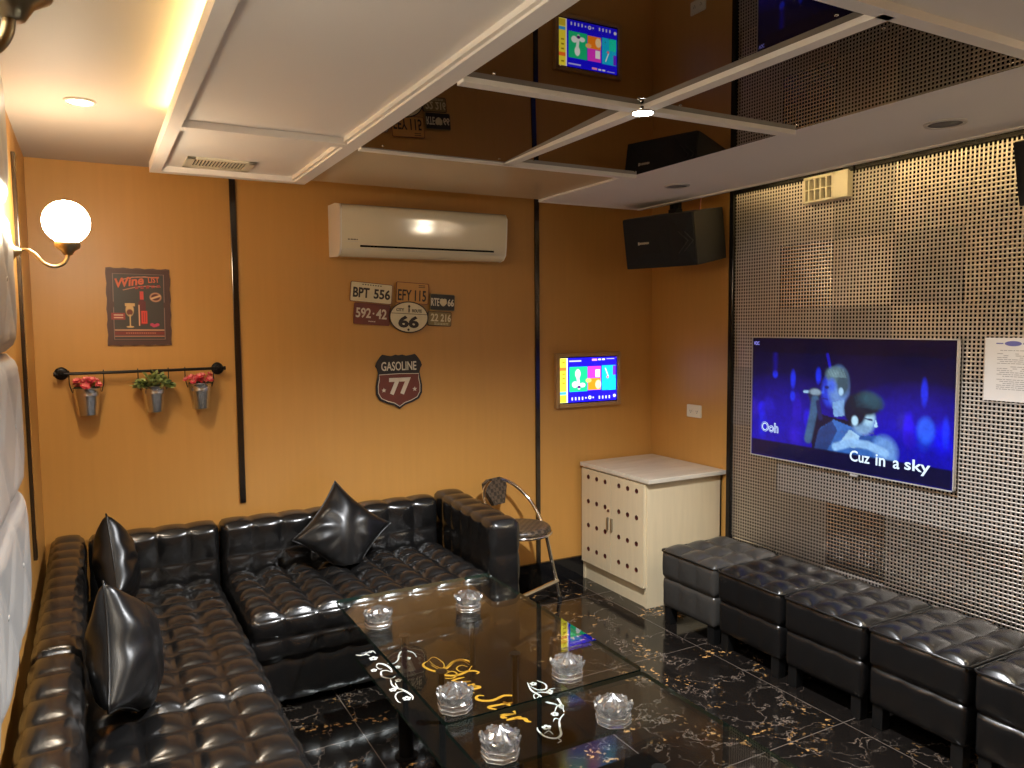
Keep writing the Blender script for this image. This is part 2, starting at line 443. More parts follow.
def lin(r, g, b):
    f = lambda c: (c / 255 / 12.92) if c <= 10 else ((c / 255 + .055) / 1.055) ** 2.4
    return np.array([f(r), f(g), f(b)])
class Paint:
    def __init__(s, W, H, asp):
        s.u, s.v = np.meshgrid(np.linspace(0, 1, W), np.linspace(0, 1, H)); s.asp = asp
        s.img = np.zeros((H, W, 3))
    def put(s, mask, col, al=1.):
        a = np.clip(mask, 0, 1)[..., None] * al; s.img = s.img * (1 - a) + np.asarray(col) * a
    def rect(s, u0, v0, u1, v1, col, soft=.004, al=1.):
        f = lambda x: np.clip(x / soft + .5, 0, 1)
        s.put(f(s.u - u0) * f(u1 - s.u) * f(s.v - v0) * f(v1 - s.v), col, al)
    def ell(s, cu, cv, ru, rv, col, soft=.25, ang=0., al=1.):
        x = (s.u - cu) * s.asp; y = s.v - cv; c, n = math.cos(ang), math.sin(ang)
        X = (x * c + y * n) / (ru * s.asp); Y = (-x * n + y * c) / rv
        d = np.sqrt(X * X + Y * Y); s.put((1 - d) / soft + .5, col, al)
    def line(s, pts, w, col, soft=.5, al=1.):
        m = np.zeros_like(s.u)
        for (a, b), (c, d) in zip(pts[:-1], pts[1:]):
            px = (s.u - a) * s.asp; py = s.v - b; dx = (c - a) * s.asp; dy = d - b
            t = np.clip((px * dx + py * dy) / (dx * dx + dy * dy + 1e-12), 0, 1)
            dist = np.hypot(px - t * dx, py - t * dy); m = np.maximum(m, np.clip((w - dist) / (w * soft) + .5, 0, 1))
        s.put(m, col, al)
    def poly(s, pts, col, al=1.):
        ins = np.zeros_like(s.u, bool); n = len(pts)
        for i in range(n):
            x0, y0 = pts[i]; x1, y1 = pts[(i + 1) % n]
            c = ((y0 > s.v) != (y1 > s.v)) & (s.u < (x1 - x0) * (s.v - y0) / (y1 - y0 + 1e-12) + x0)
            ins ^= c
        s.put(ins.astype(float), col, al)

# ------------------------------------------------------------------ the room
D = 3.75; RX = 3.04; LX = -.205; YF = -1.3; ZC = 2.2; ZT = 2.13
b = MB().box((LX - .1, YF - .1, -.1), (RX + .1, D + .1, 0)); struct('floor', b, M['floor'])
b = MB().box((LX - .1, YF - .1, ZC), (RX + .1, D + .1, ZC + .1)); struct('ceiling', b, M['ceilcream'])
# back wall in three laminate panels separated by dark strips
b = MB()
for x0, x1 in ((LX - .1, .599), (.599, 2.216), (2.216, RX + .1)):
    b.box((x0, D, 0), (x1, D + .1, ZC))
struct('wall_back', b, M['orange'])
b = MB().box((LX - .1, YF, 0), (LX, D, ZC)); struct('wall_left', b, M['orange'])
b = MB().box((RX, YF, 0), (RX + .1, D, ZC)); struct('wall_right', b, M['orange'])
b = MB().box((LX - .1, YF - .1, 0), (RX + .1, YF, ZC)); struct('wall_front', b, M['orange'])
b = MB().box((.5, D - .018, 0), (RX, D, .128)); struct('baseboard_back', b, M['blackgloss'])
b = MB().box((LX, YF, 0), (LX + .01, D - .02, .10)); struct('baseboard_left', b, M['tan'])
# dark trim strips on the back and left wall
b = MB().box((.586, D - .012, .675), (.613, D, ZC)); struct('trim_1', b, M['strip'], .002)
b = MB().box((2.203, D - .012, .128), (2.230, D, ZC)); struct('trim_2', b, M['strip'], .002)
b = MB().box((LX, 3.08, .70), (LX + .012, 3.12, 2.09)); struct('trim_3', b, M['strip'], .002)

# dropped ceiling: left tray, mirror field, glossy panel, right soffit
b = MB(); tx0, tx1, ty0, ty1 = .237, .852, .0, 3.43
for a, c in (((tx0, ty0), (.277, ty1)), ((.80, ty0), (tx1, ty1)), ((.277, 3.385), (.80, ty1)), ((.277, 2.62), (.80, 2.67)), ((.277, .9), (.80, .95))):
    b.box((a[0], a[1], 2.12), (c[0], c[1], 2.160))
b.box((tx0 + .004, ty0, 2.142), (tx1, ty1 - .004, 2.158), 0)
b.box((.30, .05, 2.158), (.84, 3.40, ZC), 0)
struct('trim_4', b, M['white'])
b = MB()
for a, c in (((.788, ty0), (.800, 2.62)), ((.788, 2.67), (.800, 3.385))):
    b.box((a[0], a[1], 2.127), (c[0], c[1], 2.142))
struct('trim_5', b, M['lip'])
mx0, mx1, my0, my1, mcx, mcy = .852, 2.045, 1.03, 2.645, 1.435, 1.815
b = MB()
for a, c in (((mx0, my1 - .018), (mx1, my1 + .018)), ((mx0, my0 - .018), (mx1, my0 + .018)), ((mx0, mcy - .019), (mx1, mcy + .019)), ((mcx - .019, my0), (mcx + .019, my1))):
    b.box((a[0], a[1], 2.112), (c[0], c[1], 2.150))
struct('trim_6', b, M['lip'])
n = 0
for x0, x1 in ((mx0, mcx - .02), (mcx + .02, mx1)):
    for y0, y1 in ((my0 + .02, mcy - .02), (mcy + .02, my1 - .02)):
        tilt = .024 if (x0 < mcx and y0 > mcy) else 0.
        b = MB().box((x0, y0, 2.126), (x1, y1, 2.134), 0, Matrix.Translation((0, (y0 + y1) / 2, 2.13)) @ Matrix.Rotation(-tilt, 4, 'X') @ Matrix.Translation((0, -(y0 + y1) / 2, -2.13)))
        o = struct('ceiling_mirror', b, M['bronze'])
        for px in (x0 + .06, x1 - .05):
            for py in (y0 + .05, y1 - .05):
                s = MB().lathe([(.0045, 0), (.004, -.003), (.0, -.004)], (px, py, 2.127 - tilt * (py - (y0 + y1) / 2)), 10)
                obj('mirror_stud', s, M['chrome'], o)
b = MB().box((tx1, my1 + .018, 2.140), (mx1, 3.43, 2.155)); struct('trim_7', b, M['brownpanel'])
b = MB()
b.box((mx1, YF, ZT), (2.69, 3.43, ZT + .03))
b.box((tx1, YF, ZT), (mx1, my0 - .018, ZT + .03))
b.box((2.1, YF, ZT + .03), (2.6, 3.38, ZC)); b.box((tx1, YF, ZT + .03), (2.1, my0 - .05, ZC)); b.box((tx1, 2.7, 2.155), (2.1, 3.38, ZC)); b.box((tx1, my0 - .05, 2.155), (2.1, 2.7, ZC))
struct('trim_8', b, M['white'])
b = MB().box((2.678, YF, ZT - .006), (2.700, 3.435, ZT + .030)); b.box((mx1, 3.42, ZT - .004), (2.69, 3.436, ZT + .03))
struct('trim_9', b, M['lip'], .003)

# metal lattice cladding on the right wall
LXF = 2.983
b = MB().box((2.9885, -1.28, .04), (3.039, 3.025, ZC))
struct('wall_right_backing', b, M['hole'])
b = MB(); pitch = .0168; npan = 18
ps = pitch * npan
z_lo, y_hi = .06, 3.0
for ip in range(14):
    for iz in range(7):
        y0 = y_hi - (ip + 1) * ps; z0 = z_lo + iz * ps
        if y0 < -1.25 or z0 > 2.18: continue
        pm = random.choice((0, 0, 1, 2)); ty = random.gauss(0, .008); tz = random.gauss(0, .009); ox = random.uniform(0, .001)
        T = Matrix.Translation((LXF + ox, y0 + ps / 2, z0 + ps / 2)) @ Matrix.Rotation(ty, 4, 'Y') @ Matrix.Rotation(tz, 4, 'Z')
        hw = .0033
        for k in range(npan):
            t = -ps / 2 + (k + .5) * pitch
            zmax = min(ps / 2, 2.195 - z0 - ps / 2)
            for hz in ((1, 0) if t < zmax else (0,)):
                dx = .0 if hz else .0003
                prof = [(.0030, -hw), (.0008 + dx, -hw), (dx, -hw * .6), (dx - .0004, 0), (dx, hw * .6), (.0008 + dx, hw), (.0030, hw)]
                e0, e1 = -ps / 2, (ps / 2 if hz else zmax)
                vs = [((x, e, t + q) if hz else (x, t + q, e)) for e in (e0, e1) for x, q in prof]
                b.add(vs, [(i, i + 1, i + 8, i + 7) for i in range(6)], pm, False, T)
struct('trim_10', b, [M['lattice'], M['lattice_b'], M['lattice_c']])
b = MB().box((2.968, 3.0, .04), (RX, 3.03, ZC)); b.box((2.968, -1.28, 2.165), (2.990, 3.0, ZC)); struct('trim_11', b, M['framemetal'], .003)

# padded left wall
t_n = 0
for iy in range(3):
    for iz in range(4):
        y1 = 2.42 - iy * .8; y0 = y1 - .795; z0, z1 = ((.75, 1.082), (1.087, 1.437), (1.442, 1.802), (1.807, 2.19))[iz]
        b = MB(); K = 40; KZ = 20
        vs = []; fs = []
        for i in range(K + 1):
            for j in range(KZ + 1):
                u, v = i / K, j / KZ
                e = (min(u, 1 - u) * 2.2, min(v, 1 - v) * 1.1)
                ed = min(1, e[0] * 9) ** .5 * min(1, e[1] * 9) ** .5
                d1 = abs(((u * 2 + v) % 1) - .5) * 2; d2 = abs(((u * 2 - v) % 1) - .5) * 2
                cr = min(1, (1 - d1) * 3) ** .5 * min(1, (1 - d2) * 3) ** .5
                dep = .010 + .024 * ed + .007 * ed * cr
                vs.append((LX + dep, y0 + u * (y1 - y0), z0 + v * (z1 - z0)))
        for i in range(K):
            for j in range(KZ):
                q = i * (KZ + 1) + j; fs.append((q, q + KZ + 1, q + KZ + 2, q + 1))
        b.add(vs, fs, 0, True)
        b.box((LX, y0, z0), (LX + .007, y1, z1))
        o = obj('wall_pad', b, M['pad'])
        hs = ['lowest', 'second lowest', 'second highest', 'topmost'][iz]
        ds = ['farthest column', 'middle column', 'nearest column'][iy]
        tagit(o, f'quilted grey white pad on left wall, {hs} row, {ds}', 'wall pad', 'quilted pads on the left wall')
        for (u, v) in ((.25, .5), (.75, .5)):
            s = MB().lathe([(.008, 0), (.006, .003), (0, .004)], n=12, T=frame((LX + .034, y0 + u * (y1 - y0), (z0 + z1) / 2), (0, 1, 0), (0, 0, 1)))
            obj('button', s, M['pad'], o)

# ------------------------------------------------------------------ sofa
LE = M['leather']
def sofa_part(name, a, b_, n, parent, amp=(.017, .006, .023), r=.020, T=None, skip=()):
    mb = MB().tuft(a, b_, n, amp, r, 10, .58, 0, T, skip)
    return weld(obj(name, mb, LE, parent), 2e-4)
xb, xs1 = -.053, .455      # inner face of the left back, front of the left seat
# near left section
s = root('sofa_section', 'black tufted leather sofa section along the left wall, nearest camera', 'sofa', (.15, 1.75, 0), group=None)
sofa_part('seat', (xb, 1.145, .215), (xs1 - .012, 2.362, .388), (4, 9, 2), s)
sofa_part('backrest', (-.172, 1.145, .05), (xb - .012, 2.362, .622), (1, 9, 4), s, (.015, .005, .013))
b = MB().rbox((-.12, 1.16, .04), (.41, 2.35, .205), .02); obj('base', b, LE, s)
for x, y in ((-.08, 1.2), (.37, 1.2), (-.08, 2.3), (.37, 2.3)):
    obj('foot', MB().cyl((x, y, 0), (x, y, .045), .02, .024, 14), M['blackplastic'], s)
# corner section
s = root('sofa_section', 'black tufted leather corner sofa section under the flower pots', 'sofa', (.15, 3.0, 0))
sofa_part('seat', (xb, 2.378, .215), (xs1 - .012, 3.565, .388), (4, 9, 2), s)
sofa_part('backrest', (-.172, 2.378, .05), (xb - .012, 3.722, .622), (1, 11, 4), s, (.015, .005, .013))
sofa_part('backrest', (xb + .012, 3.590, .05), (xs1 + .011, 3.715, .618), (4, 1, 4), s, (.005, .016, .012))
b = MB().rbox((-.04, 2.39, .04), (.41, 3.56, .205), .02); obj('base', b, LE, s)
for x, y in ((0, 2.43), (.37, 2.43), (0, 3.5), (.37, 3.5)):
    obj('foot', MB().cyl((x, y, 0), (x, y, .045), .02, .024, 14), M['blackplastic'], s)
# right section with the arm
s = root('sofa_section', 'black tufted leather sofa section with right arm along the orange wall', 'sofa', (1.0, 3.3, 0))
sofa_part('seat', (.482, 2.965, .215), (1.512, 3.565, .386), (8, 5, 2), s, (.006, .016, .034))
sofa_part('backrest', (.482, 3.590, .05), (1.525, 3.715, .618), (8, 1, 4), s, (.005, .016, .012))
Ta = Matrix.Translation((1.605, 3.34, 0)) @ Matrix.Rotation(math.radians(-3.5), 4, 'Z')
sofa_part('arm', (-.068, -.385, .05), (.068, .375, .628), (1, 6, 4), s, (.014, .012, .012), T=Ta)
b = MB().rbox((.50, 3.0, .04), (1.50, 3.56, .205), .02)
obj('base', b, LE, s)
b = MB().tuft((.482, 2.975, .045), (1.512, 3.0, .208), (8, 1, 1), .008, .01, 8, .45); obj('base_front', b, LE, s)
for x, y in ((.53, 3.05), (1.46, 3.05), (.53, 3.52), (1.46, 3.52)):
    obj('foot', MB().cyl((x, y, 0), (x, y, .042), .02, .024, 14), M['blackplastic'], s)

# ------------------------------------------------------------------ cushions
def cushion_mesh(w, t, seed):
    rnd = random.Random(seed); K = 28; mb = MB()
    ph = [rnd.uniform(0, 6.3) for _ in range(8)]
    for sg in (-1, 1):
        vs = []; fs = []
        for i in range(K + 1):
            for j in range(K + 1):
                u = -1 + 2 * i / K; v = -1 + 2 * j / K
                pin = 1 - .13 * (1 - v * v) * u * u; pin2 = 1 - .13 * (1 - u * u) * v * v
                x = u * w / 2 * pin; y = v * w / 2 * pin2
                f = max(0, (1 - u * u) * (1 - v * v)) ** .42
                cr = max(abs(u), abs(v)) ** 3
                wr = .007 * math.sin(9 * math.atan2(v, u) + ph[0] + 3 * u) * cr * (1 - cr) * 4 + .004 * math.sin(7 * u + 5 * v + ph[1]) * f
                z = sg * (t / 2 * f + wr * f)
                vs.append((x, y, z))
        for i in range(K):
            for j in range(K):
                q = i * (K + 1) + j; f = (q, q + K + 1, q + K + 2, q + 1)
                fs.append(f if sg > 0 else f[::-1])
        mb.add(vs, fs, 0, True)
    edge = []
    for (a, b_) in (((-1, -1), (1, -1)), ((1, -1), (1, 1)), ((1, 1), (-1, 1)), ((-1, 1), (-1, -1))):
        for k in range(14):
            u = a[0] + (b_[0] - a[0]) * k / 14; v = a[1] + (b_[1] - a[1]) * k / 14
            edge.append((u * w / 2 * (1 - .13 * (1 - v * v) * u * u), v * w / 2 * (1 - .13 * (1 - u * u) * v * v), 0))
    return mb, edge
def cushion(label, T, w, t, seed, seat=None):
    loc, q, _ = T.decompose()
    r = root('throw_cushion', label, 'cushion', loc, tuple(q.to_euler()), 'black throw cushions')
    mb, edge = cushion_mesh(w, t, seed)
    if seat:
        inv = T.inverted()
        def sq(p):
            q = T @ Vector(p)
            if q.z < seat: q.z = seat + .012 * (q.z - seat)
            q = inv @ q; return (q.x, q.y, q.z)
        mb.v = [sq(p) for p in mb.v]; edge = [sq(p) for p in edge]
    weld(obj('cushion_cover', mb, M['leather2'], r, True), 1e-4)
    obj('seam_piping', MB().tube(edge, .0035, 6, closed=True), M['leather2'], r, True)
    return r
def leanT(c, normal, up):
    n = Vector(normal).normalized(); u = Vector(up); u = (u - n * u.dot(n)).normalized(); r = u.cross(n)
    m = Matrix.Identity(4)
    for i in range(3):
        m[i][0] = r[i]; m[i][1] = u[i]; m[i][2] = n[i]; m[i][3] = c[i]
    return m
cushion('black leather cushion leaning in the sofa corner, farther of the two on the left', leanT((.052, 3.25, .600), (.985, -.05, .12), (0, .6, 1)), .31, .15, 3, .412)
cushion('black leather cushion leaning against left backrest, nearer of the two on the left', leanT((.050, 2.37, .588), (.95, -.25, .14), (0, .6, 1)), .34, .17, 5, .412)
cushion('black leather cushion standing on its corner against the back of the right sofa section', leanT((.985, 3.43, .558), (.05, -.93, .34), (.88, 0, 1)), .335, .14, 9, .425)

# ------------------------------------------------------------------ ottomans
def make_ottoman(label):
    r = root('ottoman', label, 'ottoman', (0, 0, 0), group='tufted ottomans along the metal wall')
    hx, hy = .212, .184
    mb = MB().tuft((-hx, -hy, .235), (hx, hy, .370), (3, 3, 1), (.008, .006, .030), .016, 10, .62)
    weld(obj('cushion_top', mb, M['ottoman'], r, True), 2e-4)
    mb = MB().tuft((-hx + .004, -hy + .004, .085), (hx - .004, hy - .004, .232), (3, 3, 1), (.008, .006, .0), .012, 8, .6)
    weld(obj('body', mb, M['ottoman'], r, True), 2e-4)
    e = .004
    pts = [(-hx + .01, -hy - e, .370), (hx - .01, -hy - e, .370), (hx + e, -hy + .01, .370), (hx + e, hy - .01, .370), (hx - .01, hy + e, .370), (-hx + .01, hy + e, .370), (-hx - e, hy - .01, .370), (-hx - e, -hy + .01, .370)]
    obj('piping', MB().tube(pts, .0045, 8, closed=True), M['piping'], r, True)
    for sx in (-1, 1):
        for sy in (-1, 1):
            obj('leg', MB().rbox((sx * (hx - .035) - .022, sy * (hy - .035) - .022, 0), (sx * (hx - .035) + .022, sy * (hy - .035) + .022, .095), .004), M['piping'], r, True)
    return r
ot = make_ottoman('x')
labels = ['dark grey tufted ottoman beside the pale cabinet, first of the row', 'black tufted ottoman second from the pale cabinet', 'black tufted ottoman in the middle of the row, under the television', 'black tufted ottoman second nearest the camera', 'black tufted ottoman nearest the camera, cut by the photo edge']
def regrey(o):
    for ch in o.children:
        if ch.name.split('.')[0] in ('cushion_top', 'body'):
            ch.data = ch.data.copy(); ch.data.materials[0] = M['ottoman_grey']
for i, yc in enumerate((2.775, 2.385, 1.995, 1.605, 1.215)):
    o = ot if i == 0 else dup(ot)
    o.location = (2.682 + (.004 if i % 2 else 0), yc, 0); o.rotation_euler = (0, 0, math.radians((.8, -.6, .5, -.4, .3)[i])); o['label'] = labels[i]
regrey(ot)

# ------------------------------------------------------------------ glass tables
# foliage scrolls and swash, drawn in floor coordinates on the shelf
SCROLL_A = [([(0.8227, 2.7389), (0.8374, 2.7256), (0.856, 2.7248), (0.8655, 2.7075)], 0.01), ([(0.8451, 2.7261), (0.8665, 2.7336), (0.8885, 2.7421), (0.8914, 2.7144)], 0.007), ([(0.8599, 2.6125), (0.8714, 2.6245), (0.8881, 2.6084), (0.8963, 2.5687), (0.8922, 2.535)], 0.012), ([(0.8917, 2.5336), (0.8777, 2.5577), (0.8602, 2.5578), (0.8496, 2.5242), (0.858, 2.5021), (0.8716, 2.49), (0.8905, 2.4973)], 0.009), ([(0.8688, 2.4873), (0.8581, 2.4429), (0.8624, 2.4158), (0.8747, 2.3925), (0.8845, 2.363), (0.8887, 2.3292), (0.8801, 2.3072)], 0.011), ([(0.8725, 2.4513), (0.8682, 2.4125), (0.8761, 2.3821)], 0.006), ([(0.8818, 2.3788), (0.8559, 2.3793), (0.8392, 2.3574), (0.8345, 2.3218), (0.8394, 2.3077)], 0.006), ([(0.9023, 2.6115), (0.918, 2.5979), (0.9436, 2.6162), (0.9616, 2.6543), (0.9847, 2.6849), (1.0047, 2.6755), (1.0173, 2.6472), (1.0144, 2.6084)], 0.008), ([(0.9534, 2.6375), (0.9725, 2.6422), (0.981, 2.614)], 0.004), ([(0.8574, 2.6075), (0.86, 2.5805), (0.8705, 2.579)], 0.006)]
FLOWERS_A = [(0.8706, 2.6773, 0.017), (0.9221, 2.5631, 0.012), (0.8887, 2.4631, 0.012), (0.8675, 2.3259, 0.015), (0.9826, 2.6131, 0.011), (0.8483, 2.406, 0.013), (0.8401, 2.581, 0.012), (0.8773, 2.7375, 0.009)]
SCROLL_B = [([(1.2707, 2.2262), (1.2538, 2.1704), (1.2596, 2.126), (1.2548, 2.0768), (1.2715, 2.0493)], 0.01), ([(1.3062, 2.2227), (1.3173, 2.1862), (1.3025, 2.1554), (1.2753, 2.1613), (1.2656, 2.196)], 0.008), ([(1.2639, 2.1486), (1.291, 2.1301), (1.3019, 2.0957), (1.2905, 2.0415), (1.2706, 1.9917)], 0.01), ([(1.2653, 1.9834), (1.2323, 1.9577), (1.2091, 1.9199), (1.1893, 1.882), (1.1635, 1.8739), (1.1429, 1.8982), (1.1415, 1.9348), (1.1488, 1.9542)], 0.01), ([(1.1488, 1.9126), (1.1693, 1.919), (1.17, 1.8955)], 0.006), ([(1.2775, 2.1018), (1.2554, 2.0839), (1.2728, 2.0515), (1.2771, 2.0052)], 0.007), ([(1.2639, 2.1486), (1.2413, 2.1333), (1.2354, 2.1029), (1.2542, 2.1044)], 0.005), ([(1.2888, 2.1265), (1.3094, 2.1451), (1.331, 2.1424)], 0.005), ([(1.2894, 2.0421), (1.2681, 2.0321), (1.246, 2.0085)], 0.005), ([(1.2341, 1.9594), (1.2252, 1.9727), (1.2098, 1.9596)], 0.005), ([(1.1699, 1.8753), (1.1718, 1.8544), (1.1564, 1.8484)], 0.005), ([(1.2596, 2.126), (1.2419, 2.1114), (1.2405, 2.0939)], 0.004)]
FLOWERS_B = [(1.2831, 2.2074, 0.013), (1.3038, 2.1322, 0.012), (1.2382, 1.996, 0.013), (1.1737, 1.94, 0.015), (1.2822, 2.0284, 0.011)]
SWASH = [([(1.1555, 2.4334), (1.1681, 2.4508), (1.1651, 2.4864), (1.1439, 2.5087), (1.1139, 2.5006), (1.0735, 2.4682), (1.041, 2.4543), (1.0176, 2.4796), (1.0078, 2.5192), (1.0151, 2.5422), (1.0342, 2.5538)], 0.017), ([(1.0317, 2.5502), (1.0686, 2.5763), (1.0807, 2.5221), (1.0704, 2.4821), (1.0551, 2.4787), (1.0431, 2.5162), (1.0434, 2.5536)], 0.004), ([(1.1587, 2.4377), (1.1283, 2.4067), (1.104, 2.4183), (1.1049, 2.449), (1.1298, 2.4616), (1.1433, 2.4404)], 0.006), ([(1.0365, 2.4474), (1.0335, 2.4025), (1.0612, 2.3844), (1.0865, 2.4046), (1.0798, 2.4345), (1.0497, 2.4257)], 0.008), ([(1.0349, 2.5209), (1.0489, 2.4701), (1.0904, 2.483), (1.1244, 2.5008), (1.1508, 2.4895), (1.1563, 2.4514)], 0.007)]
def flower(mb, T, x, y, r):
    for k in range(5):
        a = 2 * PI * k / 5
        mb.extr([(x + r * .62 * math.cos(a) + r * .42 * math.cos(t), y + r * .62 * math.sin(a) + r * .42 * math.sin(t)) for t in np.linspace(0, 2 * PI, 9)[:-1]], 0, .0006, T)
def scroll(mb, z, strokes, flowers):
    T = Matrix.Translation((0, 0, z))
    for pts, w in strokes:
        p = spline(pts, 7); k = len(p)
        mb.ribbon(p, [w * .78 * (.30 + .70 * math.sin(PI * (i + .6) / (k + .2))) for i in range(k)], 0, .0006, T)
    for x, y, r in flowers: flower(mb, T, x, y, r)

STROKES = {  # cursive letters, x advance then strokes in units of x-height
 'S': (1.15, [[(1.15, 1.75), (1.0, 2.0), (.7, 1.9), (.55, 1.5), (.75, 1.0), (.8, .5), (.5, .05), (.1, .05), (-.1, .35), (.1, .55)]]),
 'u': (1.05, [[(0, .9), (.1, .2), (.3, .02), (.55, .3), (.7, .95)], [(.7, .95), (.72, .2), (.85, .02), (1.05, .2)]]),
 'n': (1.1, [[(0, .95), (.12, .02)], [(.1, .5), (.4, .95), (.6, .85), (.6, .25), (.75, .02), (1.1, .3)]]),
 't': (.7, [[(.3, 1.7), (.2, .3), (.35, .02), (.7, .25)], [(-.05, 1.1), (.65, 1.15)]]),
 'a': (1.05, [[(.75, .85), (.4, .95), (.08, .5), (.2, .05), (.55, .2), (.78, .9)], [(.78, .9), (.74, .2), (.88, .02), (1.05, .2)]]),
 'r': (.9, [[(.05, .95), (.1, .02)], [(.08, .5), (.35, .95), (.65, .9), (.85, 1.05)]]),
 'G': (1.2, [[(1.0, 1.6), (.7, 1.9), (.2, 1.4), (.15, .5), (.5, .05), (.9, .4), (.95, .8), (.6, .8)]]),
}
def cursive(mb, T, word, x, y, h, wf=.16):
    for ch in word:
        if ch == ' ': x += .6 * h; continue
        adv, st = STROKES[ch]
        for s_ in st:
            p = spline([(x + (a + .22 * c) * h, y + c * h) for a, c in s_], 6); k = len(p)
            mb.ribbon(p, [h * wf * (.30 + .7 * abs(math.sin(PI * (i + .5) / k)) ) for i in range(k)], 0, .0006, T)
        x += (adv + .12) * h
    return x

def table(label, x0, x1, y0, y1, text):
    zt = .45
    cx, cy = (x0 + x1) / 2, (y0 + y1) / 2
    r = root('glass_coffee_table', label, 'table', (cx, cy, 0), group=None)
    mb = MB(); rr = .018; poly = []
    for sx, sy, a0 in ((1, 1, 0), (-1, 1, 90), (-1, -1, 180), (1, -1, 270)):
        for k in range(5):
            a = math.radians(a0 + 22.5 * k); poly.append((cx + sx * ((x1 - x0) / 2 - rr) + rr * math.cos(a), cy + sy * ((y1 - y0) / 2 - rr) + rr * math.sin(a)))
    mb.extr(poly, zt - .013, zt, None, 0, 1)
    obj('glass_top', mb, [M['glass'], M['glassedge']], r)
    sx0, sx1, sy0, sy1 = x0 + .035, x0 + .585, y0 + .02, y1 - .11
    mb = MB(); poly = []
    for sx, sy, a0 in ((1, 1, 0), (-1, 1, 90), (-1, -1, 180), (1, -1, 270)):
        for k in range(5):
            a = math.radians(a0 + 22.5 * k); poly.append(((sx0 + sx1) / 2 + sx * ((sx1 - sx0) / 2 - rr) + rr * math.cos(a), (sy0 + sy1) / 2 + sy * ((sy1 - sy0) / 2 - rr) + rr * math.sin(a)))
    mb.extr(poly, .258, .270, None, 0, 1)
    sh = obj('shelf', mb, [M['shelf'], M['glassedge']], r)
    for px in (sx0 + .09, sx1 - .20):
        for py in (sy0 + .30, sy1 - .30):
            p = MB().cyl((px, py, .004), (px, py, .258), .026, None, 20).cyl((px, py, 0), (px, py, .006), .04, None, 20)
            obj('leg', p, M['blackmetal'], r)
            p = MB().cyl((px, py, .2705), (px, py, .432), .010, None, 16).cyl((px, py, .432), (px, py, .4365), .018, None, 16)
            obj('support_post', p, M['blackmetal'], r)
    z = .2702
    if text:
        T = frame((1.035, 2.455, z), (.11, -1, 0), (1, .11, 0))
        mb = MB()
        x = cursive(mb, T, 'Sun', .01, .005, .055, .24); cursive(mb, T, 'Star', .235, .005, .055, .24)
        cursive(mb, T, 'G', .115, -.055, .03, .14)
        scroll(mb, z, SWASH, [])
        for st, fl in ((SCROLL_A, FLOWERS_A), (SCROLL_B, FLOWERS_B)):
            m2 = MB(); scroll(m2, z, st, fl); obj('scroll_decoration', m2, M['decal'], sh)
        obj('lettering', mb, M['gold'], sh, label='gold script lettering')
    return r
table('glass coffee table with gold script on its black shelf, by the sofa', .782, 1.438, 1.805, 2.856, True)
table('glass coffee table nearer the camera, cut by the lower photo edge', .770, 1.425, .745, 1.797, False)

# ------------------------------------------------------------------ crystal ashtrays
def make_ashtray():
    r = root('crystal_ashtray', 'x', 'ashtray', group='crystal ashtrays on the glass tables')
    mb = MB()
    oc = lambda a: 1 / max(abs(math.cos(((a + PI / 8) % (PI / 4)) - PI / 8)), .5) * (1 + .05 * math.cos(4 * a))
    mb.lathe([(.044, 0), (.048, .004), (.048, .012), (.045, .015), (.048, .018), (.047, .026), (.040, .030), (.030, .020), (.001, .014)], n=8, smooth=False, ph=PI / 8)
    obj('bowl', mb, M['crystal'], r, True)
    glints = MB()
    for rad, z in ((.0475, .003), (.0485, .013), (.0475, .0265)):
        glints.tube([(rad * math.cos(2 * PI * q / 8 + PI / 8), rad * math.sin(2 * PI * q / 8 + PI / 8), z) for q in range(8)], .0011, 6, closed=True)
    obj('painted_glint', glints, M['rim'], r, True)  # thin pale rings imitate the bright glints on the bowl edges
    mb = MB()
    star = lambda a: 1 + .13 * math.cos(8 * a)
    mb.lathe([(.020, .0285), (.040, .031), (.042, .042), (.037, .055), (.026, .065), (.012, .069), (.0015, .072)], n=32, smooth=False, mod=star)
    obj('ribbed_lid', mb, M['crystal'], r, True)
    for k in range(16):
        inner = k % 2
        a = 2 * PI * k / 16
        T = Matrix.Rotation(a, 4, 'Z') @ Matrix.Translation((.034 if inner else .041, 0, .032)) @ Matrix.Rotation(math.radians(12 if inner else 24), 4, 'Y') @ Matrix.Rotation(PI / 2, 4, 'Z') @ Matrix.Rotation(PI / 2, 4, 'X')
        g = .85 if inner else 1.0
        heart = [(-.004, -.004), (.004, -.004), (.0125, .012), (.012, .020), (.006, .025), (0, .021), (-.006, .025), (-.012, .020), (-.0125, .012)]
        heart = [(x * g, y * g) for x, y in heart]
        n_ = len(heart)
        p = MB().extr(heart, -.0022, .0022, T)
        p.add([(x, y, .0022) for x, y in heart] + [(0, .012 * g, .0055)], [(q, (q + 1) % n_, n_) for q in range(n_)], 0, False, T)
        p.add([(x, y, -.0022) for x, y in heart] + [(0, .012 * g, -.0055)], [((q + 1) % n_, q, n_) for q in range(n_)], 0, False, T)
        obj('petal', p, M['crystal'], r, True)
    mb = MB()
    for k in range(4):
        a = PI * k / 4
        T = Matrix.Rotation(a, 4, 'Z')
        mb.extr([(-.030, .060), (-.010, .0715), (0, .076), (.010, .0715), (.030, .060), (0, .058)], -.0016, .0016, T @ Matrix.Rotation(PI / 2, 4, 'X'))
    obj('star_finial', mb, M['crystal'], r, True)
    return r
at = make_ashtray()
